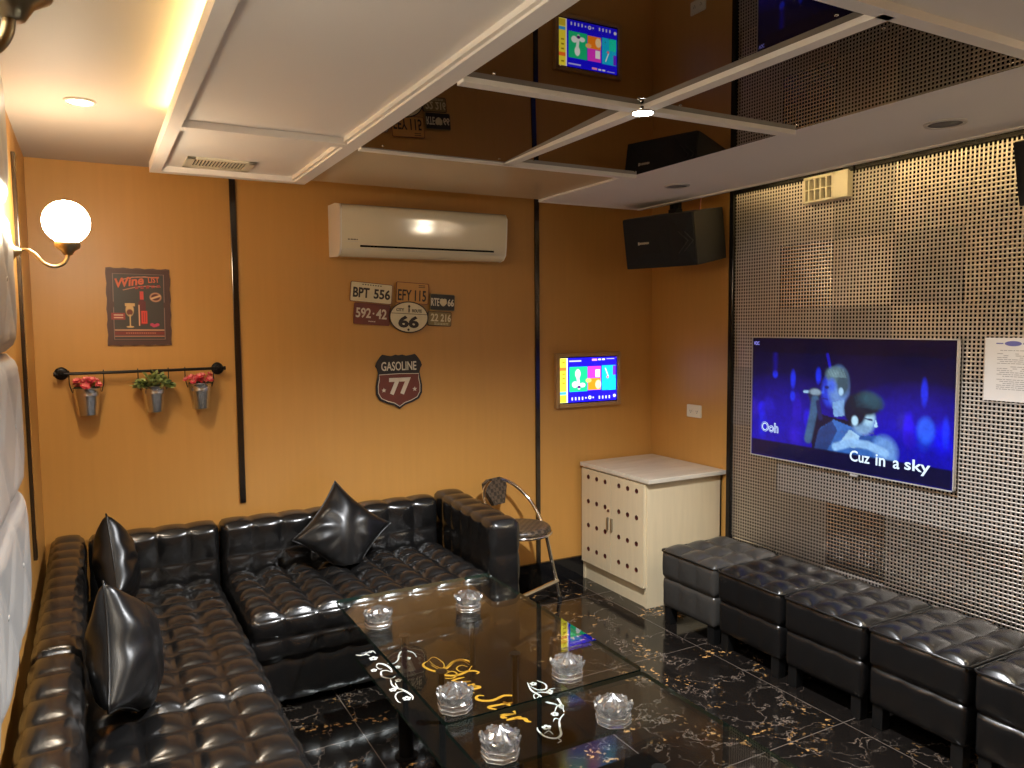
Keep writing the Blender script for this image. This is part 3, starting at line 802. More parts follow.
AL = [((.845, 2.535), 'crystal ashtray on the far left corner of the glass table, in front of sofa'),
      ((1.188, 2.52), 'crystal ashtray at the far end of the glass table, right one'),
      ((1.205, 1.87), 'crystal ashtray straddling nothing, right of the gold script near the table joint'),
      ((.835, 1.865), 'crystal ashtray covering the start of the gold script by the table joint'),
      ((1.172, 1.595), 'crystal ashtray on the nearer glass table, right one'),
      ((.835, 1.60), 'crystal ashtray on the nearer glass table, left one cut by the photo edge')]
AL[2] = (AL[2][0], 'crystal ashtray beside white scroll, on right of the far table near the joint')
for i, ((x, y), l) in enumerate(AL):
    o = at if i == 0 else dup(at)
    o.location = (x, y, .4505); o.rotation_euler = (0, 0, math.radians((0, 12, 5, -8, 20, 3)[i])); o['label'] = l

# ------------------------------------------------------------------ cabinet
cx0, cx1, cy0, cy1 = 2.514, 3.032, 3.128, 3.725
r = root('storage_cabinet', 'pale wood two door cabinet with marble top in the corner', 'cabinet', ((cx0 + cx1) / 2, (cy0 + cy1) / 2, 0))
b = MB()
b.box((cx0, cy0, .0), (cx1, cy0 + .018, .672)); b.box((cx0, cy1 - .018, .0), (cx1, cy1, .672)); b.box((cx1 - .01, cy0, 0), (cx1, cy1, .672))
b.box((cx0 + .001, cy0 + .018, .10), (cx1 - .01, cy1 - .018, .118)); b.box((cx0 + .001, cy0 + .018, .655), (cx1 - .01, cy1 - .018, .672))
obj('carcass', b, M['wood'], r)
b = MB().box((cx0 + .03, cy0 + .02, .12), (cx0 + .034, cy1 - .02, .65)); obj('interior', b, M['eyelet'], r)
b = MB().box((cx0 + .008, cy0 + .018, 0), (cx0 + .022, cy1 - .018, .098)); obj('plinth', b, M['wood'], r)
b = MB().rbox((cx0 - .02, cy0 - .035, .672), (cx1, cy1 + .004, .698), .004); obj('marble_top', b, M['marbletop'], r)
def holed_door(y0, y1, z0, z1, cols, rows, rad):
    """door slab with round holes; local frame: u along Y, v along Z, facing -X"""
    mb = MB(); xf, xb_ = cx0 - .018, cx0 - .001; cell = .026
    us = sorted(set([y0, y1] + [c + s_ * cell / 2 for c in cols for s_ in (-1, 1)])); vs_ = sorted(set([z0, z1] + [c + s_ * cell / 2 for c in rows for s_ in (-1, 1)]))
    for i in range(len(us) - 1):
        for j in range(len(vs_) - 1):
            uc, vc = (us[i] + us[i + 1]) / 2, (vs_[j] + vs_[j + 1]) / 2
            hole = any(abs(uc - c) < 1e-6 for c in cols) and any(abs(vc - c) < 1e-6 for c in rows)
            if not hole:
                mb.add([(xf, us[i], vs_[j]), (xf, us[i + 1], vs_[j]), (xf, us[i + 1], vs_[j + 1]), (xf, us[i], vs_[j + 1])], [(0, 3, 2, 1)])
            else:
                n = 24; outer = []; inner = []
                for k in range(n):
                    a = 2 * PI * k / n; c, s_ = math.cos(a), math.sin(a); q = cell / 2 / max(abs(c), abs(s_))
                    outer.append((xf, uc + c * q, vc + s_ * q)); inner.append((xf, uc + c * rad, vc + s_ * rad))
                back = [(xb_, p[1], p[2]) for p in inner]
                mb.add(outer + inner, [(k, n + k, n + (k + 1) % n, (k + 1) % n) for k in range(n)])
                mb.add(inner + back, [(k, n + k, n + (k + 1) % n, (k + 1) % n) for k in range(n)], 1, True)
    vs2 = [(xf, y0, z0), (xf, y1, z0), (xf, y1, z1), (xf, y0, z1), (xb_, y0, z0), (xb_, y1, z0), (xb_, y1, z1), (xb_, y0, z1)]
    mb.add(vs2, [(0, 1, 5, 4), (1, 2, 6, 5), (2, 3, 7, 6), (3, 0, 4, 7)])
    return mb
rows = (.195, .336, .477, .620)
ym = (cy0 + cy1) / 2
for k, (y0, y1, cols) in enumerate(((ym + .002, cy1 - .012, (3.478, 3.560, 3.643)), (cy0 + .008, ym - .002, (3.195, 3.272, 3.350)))):
    d = obj('door', holed_door(y0, y1, .110, .664, cols, rows, .0118), [M['wood'], M['eyelet']], r)
    for c in cols:
        for rz in rows:
            n = 24
            obj('eyelet', MB().tube([(cx0 - .0185, c + .0124 * math.cos(2 * PI * q / n), rz + .0124 * math.sin(2 * PI * q / n)) for q in range(n)], .0014, 6, closed=True), M['eyelet'], d)
    yh = ym + .022 if k == 0 else ym - .016
    obj('handle', MB().rbox((cx0 - .030, yh - .006, .355), (cx0 - .018, yh + .006, .425), .002), M['hand'], d)
    if k == 0:
        obj('lock', MB().cyl((cx0 - .024, ym + .02, .462), (cx0 - .018, ym + .02, .462), .008, None, 16), M['eyelet'], d)

# ------------------------------------------------------------------ folding stool
r = root('folding_stool', 'chrome folding stool with brown checked round seat behind sofa arm', 'stool', (1.92, 3.43, 0))
C3 = Vector((1.925, 3.43, 0)); P_ = Vector((.94, .335, 0)); Dv = Vector((.335, -.94, 0))
def sp_(p, d, z): q = C3 + P_ * p + Dv * d; return (q.x, q.y, z)
b = MB().lathe([(.001, .428), (.140, .428), (.154, .436), (.157, .446), (.150, .458), (.120, .464), (.001, .466)], (C3.x, C3.y, 0), 40); obj('seat', b, M['checkA'], r)
n = 40; b = MB().tube([(C3.x + .158 * math.cos(2 * PI * k / n), C3.y + .158 * math.sin(2 * PI * k / n), .427) for k in range(n)], .0075, 10, closed=True); obj('seat_ring', b, M['chrome'], r)
hoop = spline([sp_(.155, .02, .435), sp_(.165, -.03, .50), sp_(.160, -.10, .575), sp_(.11, -.165, .645), sp_(.03, -.195, .675), sp_(-.05, -.185, .665), sp_(-.12, -.15, .62), sp_(-.158, -.08, .53), sp_(-.155, .02, .435)], 8)
obj('back_hoop', MB().tube(hoop, .0095, 12), M['chrome'], r)
Tb = leanT(sp_(-.0, -.178, .615), (Dv.x, Dv.y, .28), (0, 0, 1))
b = MB().extr([(x * 1.2, y * 1.15) for x, y in [(-.034, -.062), (.034, -.062), (.070, .015), (.066, .048), (.035, .062), (-.035, .062), (-.066, .048), (-.070, .015)]], -.012, .012, Tb)
obj('backrest', b, M['checkA'], r, bevel=.006)
for tp, ft in (((.145, .04, .43), (.262, .05, 0)), ((-.145, .04, .43), (-.205, .09, 0)), ((.03, -.10, .43), (.0, -.20, 0)), ((-.09, -.10, .43), (-.12, -.20, 0))):
    lg = obj('leg', MB().cyl(sp_(*tp), sp_(ft[0], ft[1], .012), .0105, None, 14), M['chrome'], r)
    obj('foot_cap', MB().cyl(sp_(ft[0], ft[1], 0), sp_(ft[0], ft[1], .022), .0125, None, 14), M['blackplastic'], lg)
obj('footrest', MB().cyl(sp_(.235, .055, .115), sp_(-.19, .08, .115), .0125, None, 14), M['chrome'], r)

# ------------------------------------------------------------------ air conditioner
ax0, ax1, az0, az1 = 1.042, 1.922, 1.826, 2.085
r = root('air_conditioner', 'white wall mounted air conditioner above the number plate sign', 'air conditioner', ((ax0 + ax1) / 2, D, az0))
prof = [(D - .001, 1.838), (D - .12, 1.830), (D - .165, 1.838), (D - .190, 1.862), (D - .197, 1.90), (D - .205, 1.98), (D - .209, 2.045), (D - .190, 2.070), (D - .12, 2.083), (D - .001, 2.086)]
for x0, x1 in ((ax0, ax0 + .008), (ax1 - .008, ax1)):
    b = MB().extr([(-y, z) for y, z in prof], x0, x1, Matrix(((0, 0, 1, 0), (-1, 0, 0, 0), (0, 1, 0, 0), (0, 0, 0, 1))))
    obj('end_cap', b, M['acw2'], r)
b = MB(); sm = spline([(y, z) for y, z in prof], 5); k = len(sm)
vs = [(ax0 + .008, p.x, p.y) for p in sm] + [(ax1 - .008, p.x, p.y) for p in sm]
b.add(vs, [(i, k + i, k + i + 1, i + 1) for i in range(k - 1)], 0, True)
obj('casing', b, M['acw'], r)
b = MB().box((ax0 + .095, D - .1975, 1.874), (ax1 - .075, D - .18, 1.883)); obj('air_slot', b, M['dark'], r)
b = MB().box((ax0 + .03, D - .193, 1.862), (ax1 - .03, D - .19, 1.8635)); b.box((ax0 + .02, D - .199, 1.897), (ax0 + .09, D - .19, 1.8985)); obj('seam_line', b, M['ring'], r)
b = MB(); 
for i, w in enumerate((.006, .004, .006, .005, .006, .004, .005)):
    b.box((ax0 + .035 + i * .007, D - .2005, 1.905), (ax0 + .035 + i * .007 + w, D - .2, 1.910))
obj('badge', b, M['darktext'], r)

# ------------------------------------------------------------------ wall signs (back wall)
def wallT(x, z, y=D, rot=0.):
    return frame((x, y, z), (math.cos(rot), 0, math.sin(rot)), (-math.sin(rot), 0, math.cos(rot)))
def rrect(w, h, r=.008, k=4):
    P = []
    for sx, sy, a0 in ((1, 1, 0), (-1, 1, 90), (-1, -1, 180), (1, -1, 270)):
        for i in range(k + 1):
            a = math.radians(a0 + 90 * i / k); P.append((sx * (w / 2 - r) + r * math.cos(a), sy * (h / 2 - r) + r * math.sin(a)))
    return P
r = root('number_plate_sign', 'vintage sign made of old number plates under the air conditioner', 'sign', (1.42, D, 1.6))
def plate(x, z, w, h, rot, y, fill, edge, parent, lines, border=.006):
    T = wallT(x, z, y, rot)
    o = obj('number_plate', MB().extr(rrect(w, h), 0, .004, T, 1).extr(rrect(w - border, h - border, .006), .004, .0048, T, 0), [fill, edge], parent)
    mb = MB()
    for (s_, tx, tz, th, tw, bold, mt) in lines:
        mb2 = MB(); text_into(mb2, s_, T @ Matrix.Translation((tx, tz, .0048)), th, tw, bold, .0015); obj('lettering', mb2, mt, o)
    return o
ra = -.035
plate(1.248, 1.667, .218, .100, -.085, D - .010, M['cream'], M['rust'], r, [('BPT', -.053, -.003, .050, .084, .028, M['darktext']), ('556', .055, -.003, .050, .086, .028, M['darktext']), ('CALIFORNIA'[:0] + '........', 0, .038, .006, .10, 0, M['darktext'])])
plate(1.466, 1.668, .178, .108, -.055, D - .012, M['amber'], M['rust'], r, [('EFY', -.042, -.012, .056, .074, .015, M['darktext']), ('115', .044, -.012, .056, .062, .015, M['darktext']), ('======', .05, .037, .012, .034, .0, M['darktext'])])
o = plate(1.632, 1.622, .142, .086, -.05, D - .015, M['blackenamel'], M['olive'], r, [('RTE', -.042, 0, .040, .046, .022, M['bonetext']), ('66', .047, 0, .038, .036, .026, M['bonetext'])])
obj('route_emblem', MB().extr([(-.018, .016), (-.008, .020), (0, .017), (.008, .020), (.018, .016), (.020, -.004), (.010, -.016), (0, -.021), (-.010, -.016), (-.020, -.004)], 0, .006, wallT(1.636, 1.622, D - .0152, -.05)), M['cream'], o)
plate(1.250, 1.560, .190, .106, -.075, D - .007, M['rust'], M['rust'], r, [('592', -.046, .004, .050, .078, .022, M['bonetext']), ('42', .048, .004, .050, .056, .022, M['bonetext']), ('·', .006, .004, .009, .009, .02, M['bonetext']), ('••••', 0, -.036, .006, .036, 0, M['bonetext'])])
plate(1.618, 1.536, .135, .076, -.06, D - .007, M['olive'], M['darktext'], r, [('22', -.030, .006, .040, .042, .022, M['cream']), ('216', .034, .006, .040, .058, .022, M['cream']), ('=====', .01, -.026, .009, .08, 0, M['cream'])])
T = wallT(1.443, 1.545, D - .018, -.05)
el = lambda a, b_: [(a * math.cos(t), b_ * math.sin(t)) for t in np.linspace(0, 2 * PI, 49)[:-1]]
o = obj('oval_plate', MB().extr(el(.107, .081), 0, .004, T, 1).extr(el(.101, .075), .004, .0048, T, 0), [M['cream'], M['darktext']], r)
for s_, tx, tz, th, tw in (('66', -.002, -.024, .062, .112), ('CITY', -.050, .036, .016, .042), ('ROUTE', .042, .034, .016, .052)):
    mb = MB(); text_into(mb, s_, T @ Matrix.Translation((tx, tz, .0048)), th, tw, .045 if th > .03 else .016, .0015); obj('lettering', mb, M['darktext'], o)
mb = MB().box((-.096, .016, .0048), (.096, .0185, .006), 0, T); mb.extr(el(.006, .006), .0048, .006, T @ Matrix.Translation((-.002, -.064, 0))); mb.extr(el(.006, .007), .0048, .006, T @ Matrix.Translation((-.002, .055, 0))); mb.extr(el(.003, .014), .0048, .006, T @ Matrix.Translation((-.002, .036, 0)))
obj('divider', mb, M['darktext'], o)

r = root('shield_sign', 'maroon shield shaped gasoline sign below the number plates', 'sign', (1.387, D, 1.07))
T = wallT(1.387, 1.213, D - .006)
half = [(0, .137), (.018, .141), (.040, .134), (.062, .137), (.088, .143), (.100, .132), (.120, .104), (.127, .084), (.118, .070), (.113, .050), (.118, .020), (.126, -.020), (.125, -.060), (.108, -.090), (.070, -.108), (.030, -.120), (0, -.140)]
def shield(k=1.): return [(x * k, y * k) for x, y in half] + [(-x * k, y * k) for x, y in half[::-1][1:-1]]
obj('plate', MB().extr(shield(1), 0, .004, T), M['blackenamel'], r)
low = [(x, y) for x, y in half if y <= .05]; kf = .90
lowpoly = [(x * kf, y * kf) for x, y in low]; lowpoly = [(0, .043)] + [(.108, .040)] + lowpoly[1:] + [(-x, y) for x, y in lowpoly[1:][::-1][1:]] + [(-.108, .040)]
obj('maroon_field', MB().extr(lowpoly, .004, .0047, T), M['rust'], r)
bl = lowpoly + [lowpoly[0]]
obj('outline', MB().ribbon(bl, .0035, .0047, .0055, T), M['bonetext'], r)
mb = MB(); text_into(mb, 'GASOLINE', T @ Matrix.Translation((0, .082, .004)), .046, .190, .012, .0015); obj('lettering', mb, M['bonetext'], r)
mb = MB(); text_into(mb, '77', T @ Matrix.Translation((.004, -.022, .0047)), .088, .118, .045, .0015); obj('lettering', mb, M['bonetext'], r)
star = lambda x, y, q: [(x + q * (1 if k % 2 == 0 else .42) * math.sin(PI * k / 5), y + q * (1 if k % 2 == 0 else .42) * math.cos(PI * k / 5)) for k in range(10)]
for sx in (-1, 1):
    obj('star', MB().extr(star(sx * .084, -.040, .013), .0047, .006, T), M['bonetext'], r)

# wine poster
r = root('tin_poster', 'dark tin wine list poster above the flower pots', 'poster', (.195, D, 1.425))
T = wallT(.195, 1.592, D - .005, -.012)
pw_, ph_ = .252, .335
edge = []
for k in range(60):
    t = k / 60
    if t < .25: x, y = -pw_ / 2 + pw_ * t * 4, ph_ / 2
    elif t < .5: x, y = pw_ / 2, ph_ / 2 - ph_ * (t - .25) * 4
    elif t < .75: x, y = pw_ / 2 - pw_ * (t - .5) * 4, -ph_ / 2
    else: x, y = -pw_ / 2, -ph_ / 2 + ph_ * (t - .75) * 4
    w = .002 * math.sin(k * 1.9); edge.append((x + (w if abs(x) == pw_ / 2 else 0), y + (w if abs(y) == ph_ / 2 else 0)))
pb = obj('tin_plate', MB().extr(edge, -.001, .0035, T), mat('weathered_tin', (.10, .045, .028), .5, var=.5, vscale=60), r)
P = Paint(150, 200, pw_ / ph_)
P.img[:] = lin(78, 46, 34)
P.rect(.07, .05, .93, .95, lin(58, 44, 36)); P.rect(.085, .065, .915, .935, lin(62, 54, 46))
for u0, v0, u1, v1 in ((.085, .058, .915, .064), (.085, .93, .915, .936), (.085, .06, .095, .93), (.905, .06, .915, .93)): P.rect(u0, v0, u1, v1, lin(165, 120, 105), al=.7)
for uu in (.06, .94): P.ell(uu, .47, .045, .05, lin(78, 46, 34)); 
P.rect(.10, .80, .90, .815, lin(205, 150, 110)); P.rect(.10, .825, .90, .872, lin(120, 40, 30)); P.rect(.10, .885, .90, .897, lin(190, 120, 90))
for k in range(14): P.rect(.28 + k * .035, .840, .28 + k * .035 + .02, .856, lin(190, 120, 90), al=.8)
P.line([(.22, .14), (.4, .105), (.6, .095), (.82, .105)], .006, lin(200, 130, 95)); P.line([(.25, .275), (.45, .235), (.65, .215), (.85, .225)], .005, lin(200, 130, 95))
P.rect(.515, .29, .575, .42, lin(205, 58, 40)); P.rect(.49, .42, .605, .74, lin(95, 28, 24)); P.poly([(.515, .40), (.575, .40), (.605, .46), (.49, .46)], lin(95, 28, 24)); P.rect(.485, .47, .505, .75, lin(215, 160, 120)); P.rect(.53, .55, .625, .72, lin(215, 60, 40)); P.rect(.555, .57, .57, .70, lin(150, 40, 30)); P.rect(.59, .57, .60, .70, lin(150, 40, 30))
P.ell(.345, .54, .065, .085, lin(205, 165, 105)); P.rect(.27, .45, .43, .49, lin(205, 165, 105)); P.ell(.345, .57, .05, .04, lin(110, 50, 30)); P.rect(.338, .60, .358, .76, lin(205, 165, 105)); P.ell(.348, .765, .06, .012, lin(205, 165, 105))
P.ell(.77, .365, .095, .062, lin(196, 140, 100)); P.ell(.77, .365, .075, .045, lin(90, 40, 30)); P.line([(.70, .385), (.84, .345)], .012, lin(214, 170, 120))
P.rect(.05, .58, .27, .67, lin(150, 50, 40)); P.rect(.09, .60, .24, .615, lin(215, 170, 140)); P.rect(.09, .635, .24, .65, lin(215, 170, 140))
for k, (uu, vv) in enumerate(((.70, .735), (.76, .745), (.73, .75), (.79, .735))): P.ell(uu, vv, .032, .02, lin(190, 60, 90))
picture('print', P.img, pw_ * .97, ph_ * .97, T @ Matrix.Translation((0, 0, .0037)), M['poster'], pb)
mb = MB(); text_into(mb, 'Wine', T @ frame((-.035, .110, .0037), (.98, .16, 0), (-.16, .98, 0)), .040, .112, .03, .0012, shear=.25); obj('lettering', mb, M['orangetext'], pb)
mb = MB(); text_into(mb, 'LIST', T @ frame((.060, .120, .0037), (.99, .05, 0), (-.05, .99, 0)), .026, .044, .02, .0012); obj('lettering', mb, M['orangetext'], pb)
mb = MB(); text_into(mb, '= = = = =', T @ frame((.035, .088, .0037), (.99, .10, 0), (-.1, .99, 0)), .010, .10, .02, .001); obj('print_mark', mb, M['redtext'], pb)

# ------------------------------------------------------------------ flower rail
zr = 1.312; yr = D - .055
r = root('hanging_rail', 'black iron rail on the orange wall holding three little buckets', 'rail', (.197, D, zr))
obj('bar', MB().cyl((-.132, yr, zr), (.528, yr, zr + .004), .0065, None, 14).cyl((-.140, yr, zr), (-.132, yr, zr), .009, None, 12).cyl((.528, yr, zr + .004), (.536, yr, zr + .004), .009, None, 12), M['blackmetal'], r)
for x in (-.113, .508):
    b = MB().lathe([(.026, 0), (.024, .006), (.010, .010), (.007, .030), (.011, .048), (.011, .062), (0, .066)], n=20, T=frame((x, D, zr + (.003 if x > 0 else 0)), (1, 0, 0), (0, 0, 1)))
    b2 = MB().lathe([(.027, 0), (.027, .006), (.018, .010)], n=20, T=frame((x, D, zr), (1, 0, 0), (0, 0, 1)))
    b.add(b2.v, b2.f, 0, True); obj('wall_bracket', b, M['blackmetal'], r)
def bucket(label, x, zb, w, kind, group):
    r = root('plant_pot', label, 'plant pot', (x, yr - .003, zb), group=group)
    rt, rb, h = .053 * w, .036 * w, .112
    mb = MB().lathe([(rb * .2, .004), (rb, .0), (rb * 1.02, .002), (rb + (rt - rb) * .72, h * .72), (rb + (rt - rb) * .74 + .002, h * .75), (rb + (rt - rb) * .78, h * .78), (rt, h), (rt + .003, h + .001), (rt + .002, h + .004), (rt - .003, h), (rt * .9, h * .8)], n=36)
    obj('bucket', mb, M['steel'], r, True)
    for sx in (-1, 1):
        q = spline([(sx * (rt + .001), .003, h * .86), (sx * (rt + .010), .003, h + .02), (sx * (rt + .011), .003, zr - zb + .000), (sx * (rt + .011), .000, zr - zb + .012), (sx * (rt + .011), .012, zr - zb + .010), (sx * (rt + .011), .016, zr - zb - .004)], 6)
        obj('hook', MB().tube(q, .0022, 8), M['blackmetal'], r, True)
    soil = MB().lathe([(rt * .9, h * .82), (.001, h * .84)], n=20); obj('moss', soil, M['leaf2'], r, True)
    rnd = random.Random(int(x * 1000) + 5)
    lv = MB()
    def leafq(c, d, L_, W_):
        d = Vector(d).normalized(); s_ = d.cross(Vector((rnd.uniform(-1, 1), rnd.uniform(-1, 1), .6))).normalized(); n_ = s_.cross(d)
        c = Vector(c)
        P0 = [c, c + d * L_ * .35 + s_ * W_ / 2 + n_ * .002, c + d * L_ * .7 + s_ * W_ * .42, c + d * L_ - n_ * .004, c + d * L_ * .7 - s_ * W_ * .42, c + d * L_ * .35 - s_ * W_ / 2 + n_ * .002, c + d * L_ * .4 - n_ * .003]
        lv.add(P0, [(0, 1, 6), (1, 2, 6), (2, 3, 6), (3, 4, 6), (4, 5, 6), (5, 0, 6)], rnd.choice((0, 0, 0, 1)), True)
    if kind == 'leaf':
        for k in range(210):
            a = rnd.uniform(0, 2 * PI); q = rnd.random() ** .6; z = h - .004 + .052 * (1 - q * q) * rnd.uniform(.3, 1.1)
            c = (.068 * q * math.cos(a), .044 * q * math.sin(a) - .008, z)
            leafq(c, (math.cos(a) * (.3 + q), math.sin(a) * (.3 + q), rnd.uniform(-.1, .9)), rnd.uniform(.022, .034), rnd.uniform(.014, .020))
        obj('foliage', lv, [M['leaf'], M['leaf2']], r, True)
    else:
        for k in range(34):
            a = rnd.uniform(0, 2 * PI); q = rnd.random() ** .5
            leafq((.04 * q * math.cos(a), .036 * q * math.sin(a), h - .005), (math.cos(a) * q, math.sin(a) * q, .8), rnd.uniform(.016, .026), .012)
        obj('foliage', lv, [M['leaf2'], M['leaf2']], r, True)
        nf = 19
        for k in range(nf):
            a = 2 * PI * k / nf + rnd.uniform(-.3, .3); q = .2 if k % 3 == 0 else rnd.uniform(.6, 1.05)
            c = Vector((.054 * q * math.cos(a), .040 * q * math.sin(a) - .008, h + rnd.uniform(.004, .040)))
            fb = MB(); up = Vector((c.x * 6, c.y * 6 - .3, .6)).normalized(); e1 = up.cross(Vector((0, 1, .2))).normalized(); e2 = up.cross(e1)
            for ring, (R_, nn, lift) in enumerate(((.0165, 6, .002), (.010, 5, .006))):
                for j in range(nn):
                    t = 2 * PI * j / nn + ring * .5; dd = e1 * math.cos(t) + e2 * math.sin(t); sd = up.cross(dd)
                    fb.add([c, c + dd * R_ * .6 + sd * R_ * .45 + up * lift, c + dd * R_ + up * lift * 1.8, c + dd * R_ * .6 - sd * R_ * .45 + up * lift, c + dd * R_ * .5 + up * (lift - .002)], [(0, 1, 4), (1, 2, 4), (2, 3, 4), (3, 0, 4)], ring, True)
            obj('flower', fb, [M['petal'], M['petal2']], r, True)
    return r
bucket('galvanised bucket of pink flowers at the left end of the rail', -.020, 1.136, 1.0, 'flower', None)
bucket('galvanised bucket of green leaves in the middle of the rail', .236, 1.134, .93, 'leaf', None)
bucket('galvanised bucket of pink flowers at the right end of the rail', .424, 1.138, .92, 'flower', None)

# ------------------------------------------------------------------ small touch screen
sx_, sz_ = 2.557, 1.178
r = root('touch_screen', 'small colourful karaoke touch screen in tan frame on back wall', 'screen', (sx_, D, sz_))
sw, shh = .412, .270
b = MB(); ow, oh = sw + .020, shh + .022
for a, c in (((-ow / 2 - .012, -oh / 2 - .012), (-ow / 2 + .012, oh / 2 + .012)), ((ow / 2 - .012, -oh / 2 - .012), (ow / 2 + .012, oh / 2 + .012)), ((-ow / 2, oh / 2 - .010), (ow / 2, oh / 2 + .012)), ((-ow / 2, -oh / 2 - .012), (ow / 2, -oh / 2 + .010))):
    b.box((sx_ + a[0], D - .032, sz_ + a[1]), (sx_ + c[0], D, sz_ + c[1]))
obj('frame', b, M['tan'], r, bevel=.003)
b = MB().box((sx_ - ow / 2, D - .020, sz_ - oh / 2), (sx_ + ow / 2, D - .002, sz_ + oh / 2)); obj('panel_body', b, M['blackgloss'], r)
P = Paint(176, 112, sw / shh)
P.img[:] = lin(28, 18, 235)
P.rect(0, 0, .125, 1, lin(250, 232, 60)); P.rect(.115, 0, .135, 1, lin(250, 245, 235)); P.rect(0, .20, .11, .28, lin(255, 120, 40)); P.rect(0, .75, .11, .82, lin(70, 170, 235)); P.rect(0, .84, .11, .98, lin(214, 190, 50))
for vv in (.08, .34, .44, .54): P.rect(.04, vv, .09, vv + .03, lin(160, 140, 30))
P.rect(.165, .20, .475, .76, lin(30, 200, 130)); P.rect(.485, .20, .715, .47, lin(235, 60, 215)); P.rect(.485, .47, .715, .74, lin(255, 140, 30)); P.rect(.735, .19, .985, .76, lin(20, 190, 235)); P.rect(.935, .20, .985, .42, lin(110, 40, 220)); P.rect(.86, .50, .985, .76, lin(20, 225, 190))
P.rect(.62, .28, .70, .45, lin(250, 250, 250)); P.ell(.67, .62, .05, .10, lin(255, 225, 170)); P.ell(.50, .52, .05, .05, lin(255, 190, 110))
# plain microphone mark on the green card
P.ell(.31, .36, .045, .10, lin(245, 250, 245)); P.line([(.31, .44), (.33, .68)], .035, lin(235, 245, 238)); P.ell(.26, .60, .05, .07, lin(240, 248, 244)); P.ell(.39, .62, .05, .05, lin(240, 248, 244)); P.ell(.33, .66, .03, .035, lin(90, 30, 120))
P.line([(.80, .26), (.85, .44)], .012, lin(245, 245, 245)); P.ell(.84, .46, .02, .03, lin(235, 120, 140))
for uu in (.20, .26, .32, .38, .68, .74, .80, .86): P.rect(uu, .885, uu + .022, .955, lin(215, 215, 250))
P.ell(.52, .91, .028, .04, lin(225, 225, 250)); P.ell(.52, .91, .012, .02, lin(40, 30, 220)); P.rect(.44, .90, .46, .93, lin(225, 225, 250)); P.rect(.57, .90, .59, .93, lin(225, 225, 250)); P.ell(.965, .90, .025, .035, lin(230, 230, 250))
P.rect(.16, .055, .37, .085, lin(190, 190, 250)); P.rect(.56, .03, .65, .075, lin(255, 150, 190)); P.rect(.67, .035, .72, .07, lin(235, 235, 255)); P.rect(.74, .035, .79, .07, lin(235, 235, 255)); P.rect(.82, .03, .96, .05, lin(170, 170, 245))
picture('display', P.img, sw - .012, shh - .012, wallT(sx_, sz_, D - .0212), M['smallpic'], r)

# ------------------------------------------------------------------ television
ty0_, ty1_, tz0, tz1 = 1.782, 2.843, .828, 1.432
XT = 2.955
r = root('television', 'flat screen television playing a concert on the metal lattice wall', 'television', (XT, (ty0_ + ty1_) / 2, tz0))
tw, th = ty1_ - ty0_, tz1 - tz0
TT = frame((XT, (ty0_ + ty1_) / 2, (tz0 + tz1) / 2), (0, -1, 0), (0, 0, 1))
b = MB().box((-tw / 2 + .003, -th / 2 + .003, -.022), (tw / 2 - .003, th / 2 - .003, 0), 0, TT); obj('body', b, M['blackgloss'], r, bevel=.003)
b = MB()
for a, c in (((-tw / 2, -th / 2), (tw / 2, -th / 2 + .005)), ((-tw / 2, th / 2 - .005), (tw / 2, th / 2)), ((-tw / 2, -th / 2), (-tw / 2 + .004, th / 2)), ((tw / 2 - .004, -th / 2), (tw / 2, th / 2))):
    b.box((a[0], a[1], -.016), (c[0], c[1], .003), 0, TT)
obj('bezel', b, M['silver'], r)
b = MB().box((-.02, -.012, -.001), (.02, -.003, .002), 0, TT @ Matrix.Translation((.08, -th / 2, 0))); obj('badge', b, M['silver'], r)
P = Paint(240, 136, tw / th)
P.img[:] = lin(6, 4, 22)
P.rect(.0, .115, 1, .865, lin(6, 6, 40), .02)
rnd = random.Random(11)
P.ell(.45, .66, .6, .35, lin(10, 9, 90), 1.2, al=.55); P.ell(.2, .8, .35, .35, lin(20, 10, 170), 1., al=.7); P.ell(.85, .8, .3, .35, lin(22, 12, 190), 1., al=.8)
for k in range(26):
    uu = rnd.uniform(0, 1); vv = rnd.uniform(.56, .8)
    if .36 < uu < .74: continue
    P.ell(uu, vv, rnd.uniform(.018, .04), rnd.uniform(.06, .12), lin(rnd.uniform(15, 40), rnd.uniform(10, 40), rnd.uniform(150, 245)), .6, al=.75)
    P.ell(uu, vv + .15, .05, .1, lin(15, 8, 150), .8, al=.6)
for uu, vv, rv in ((.245, .33, .07), (.385, .29, .06), (.88, .36, .09), (.245, .47, .04), (.14, .30, .03), (.97, .62, .1)): P.ell(uu, vv, .014, rv, lin(25, 45, 225), .6, al=.8)
P.ell(.89, .62, .035, .09, lin(40, 90, 235), .5, al=.8)
P.rect(.13, .12, .15, .30, lin(24, 16, 150), .02, al=.5); P.line([(.43, .12), (.45, .25)], .012, lin(30, 24, 190), al=.7)
# foreground stage shirt, singer in profile holding a microphone
P.poly([(.38, .58), (.44, .60), (.56, .62), (.60, .87), (.36, .87), (.34, .70)], lin(12, 14, 46))
P.ell(.45, .40, .047, .125, lin(32, 54, 190), .35); P.ell(.49, .37, .05, .15, lin(92, 128, 190), .5); P.ell(.477, .275, .054, .065, lin(78, 104, 116), .35); P.ell(.512, .33, .030, .10, lin(52, 74, 90), .5)
for k in range(16): P.line([(.435 + k * .005, .245 + .012 * math.sin(k * 2.)), (.45 + k * .005, .29)], .005, lin(110, 138, 148), al=.5)
P.ell(.455, .36, .02, .05, lin(60, 92, 205), .9)
P.poly([(.415, .36), (.402, .42), (.417, .43)], lin(48, 80, 215)); P.ell(.43, .375, .012, .012, lin(16, 24, 90), .5); P.line([(.412, .465), (.435, .468)], .006, lin(24, 26, 110)); P.ell(.503, .40, .012, .03, lin(150, 185, 215), .4)
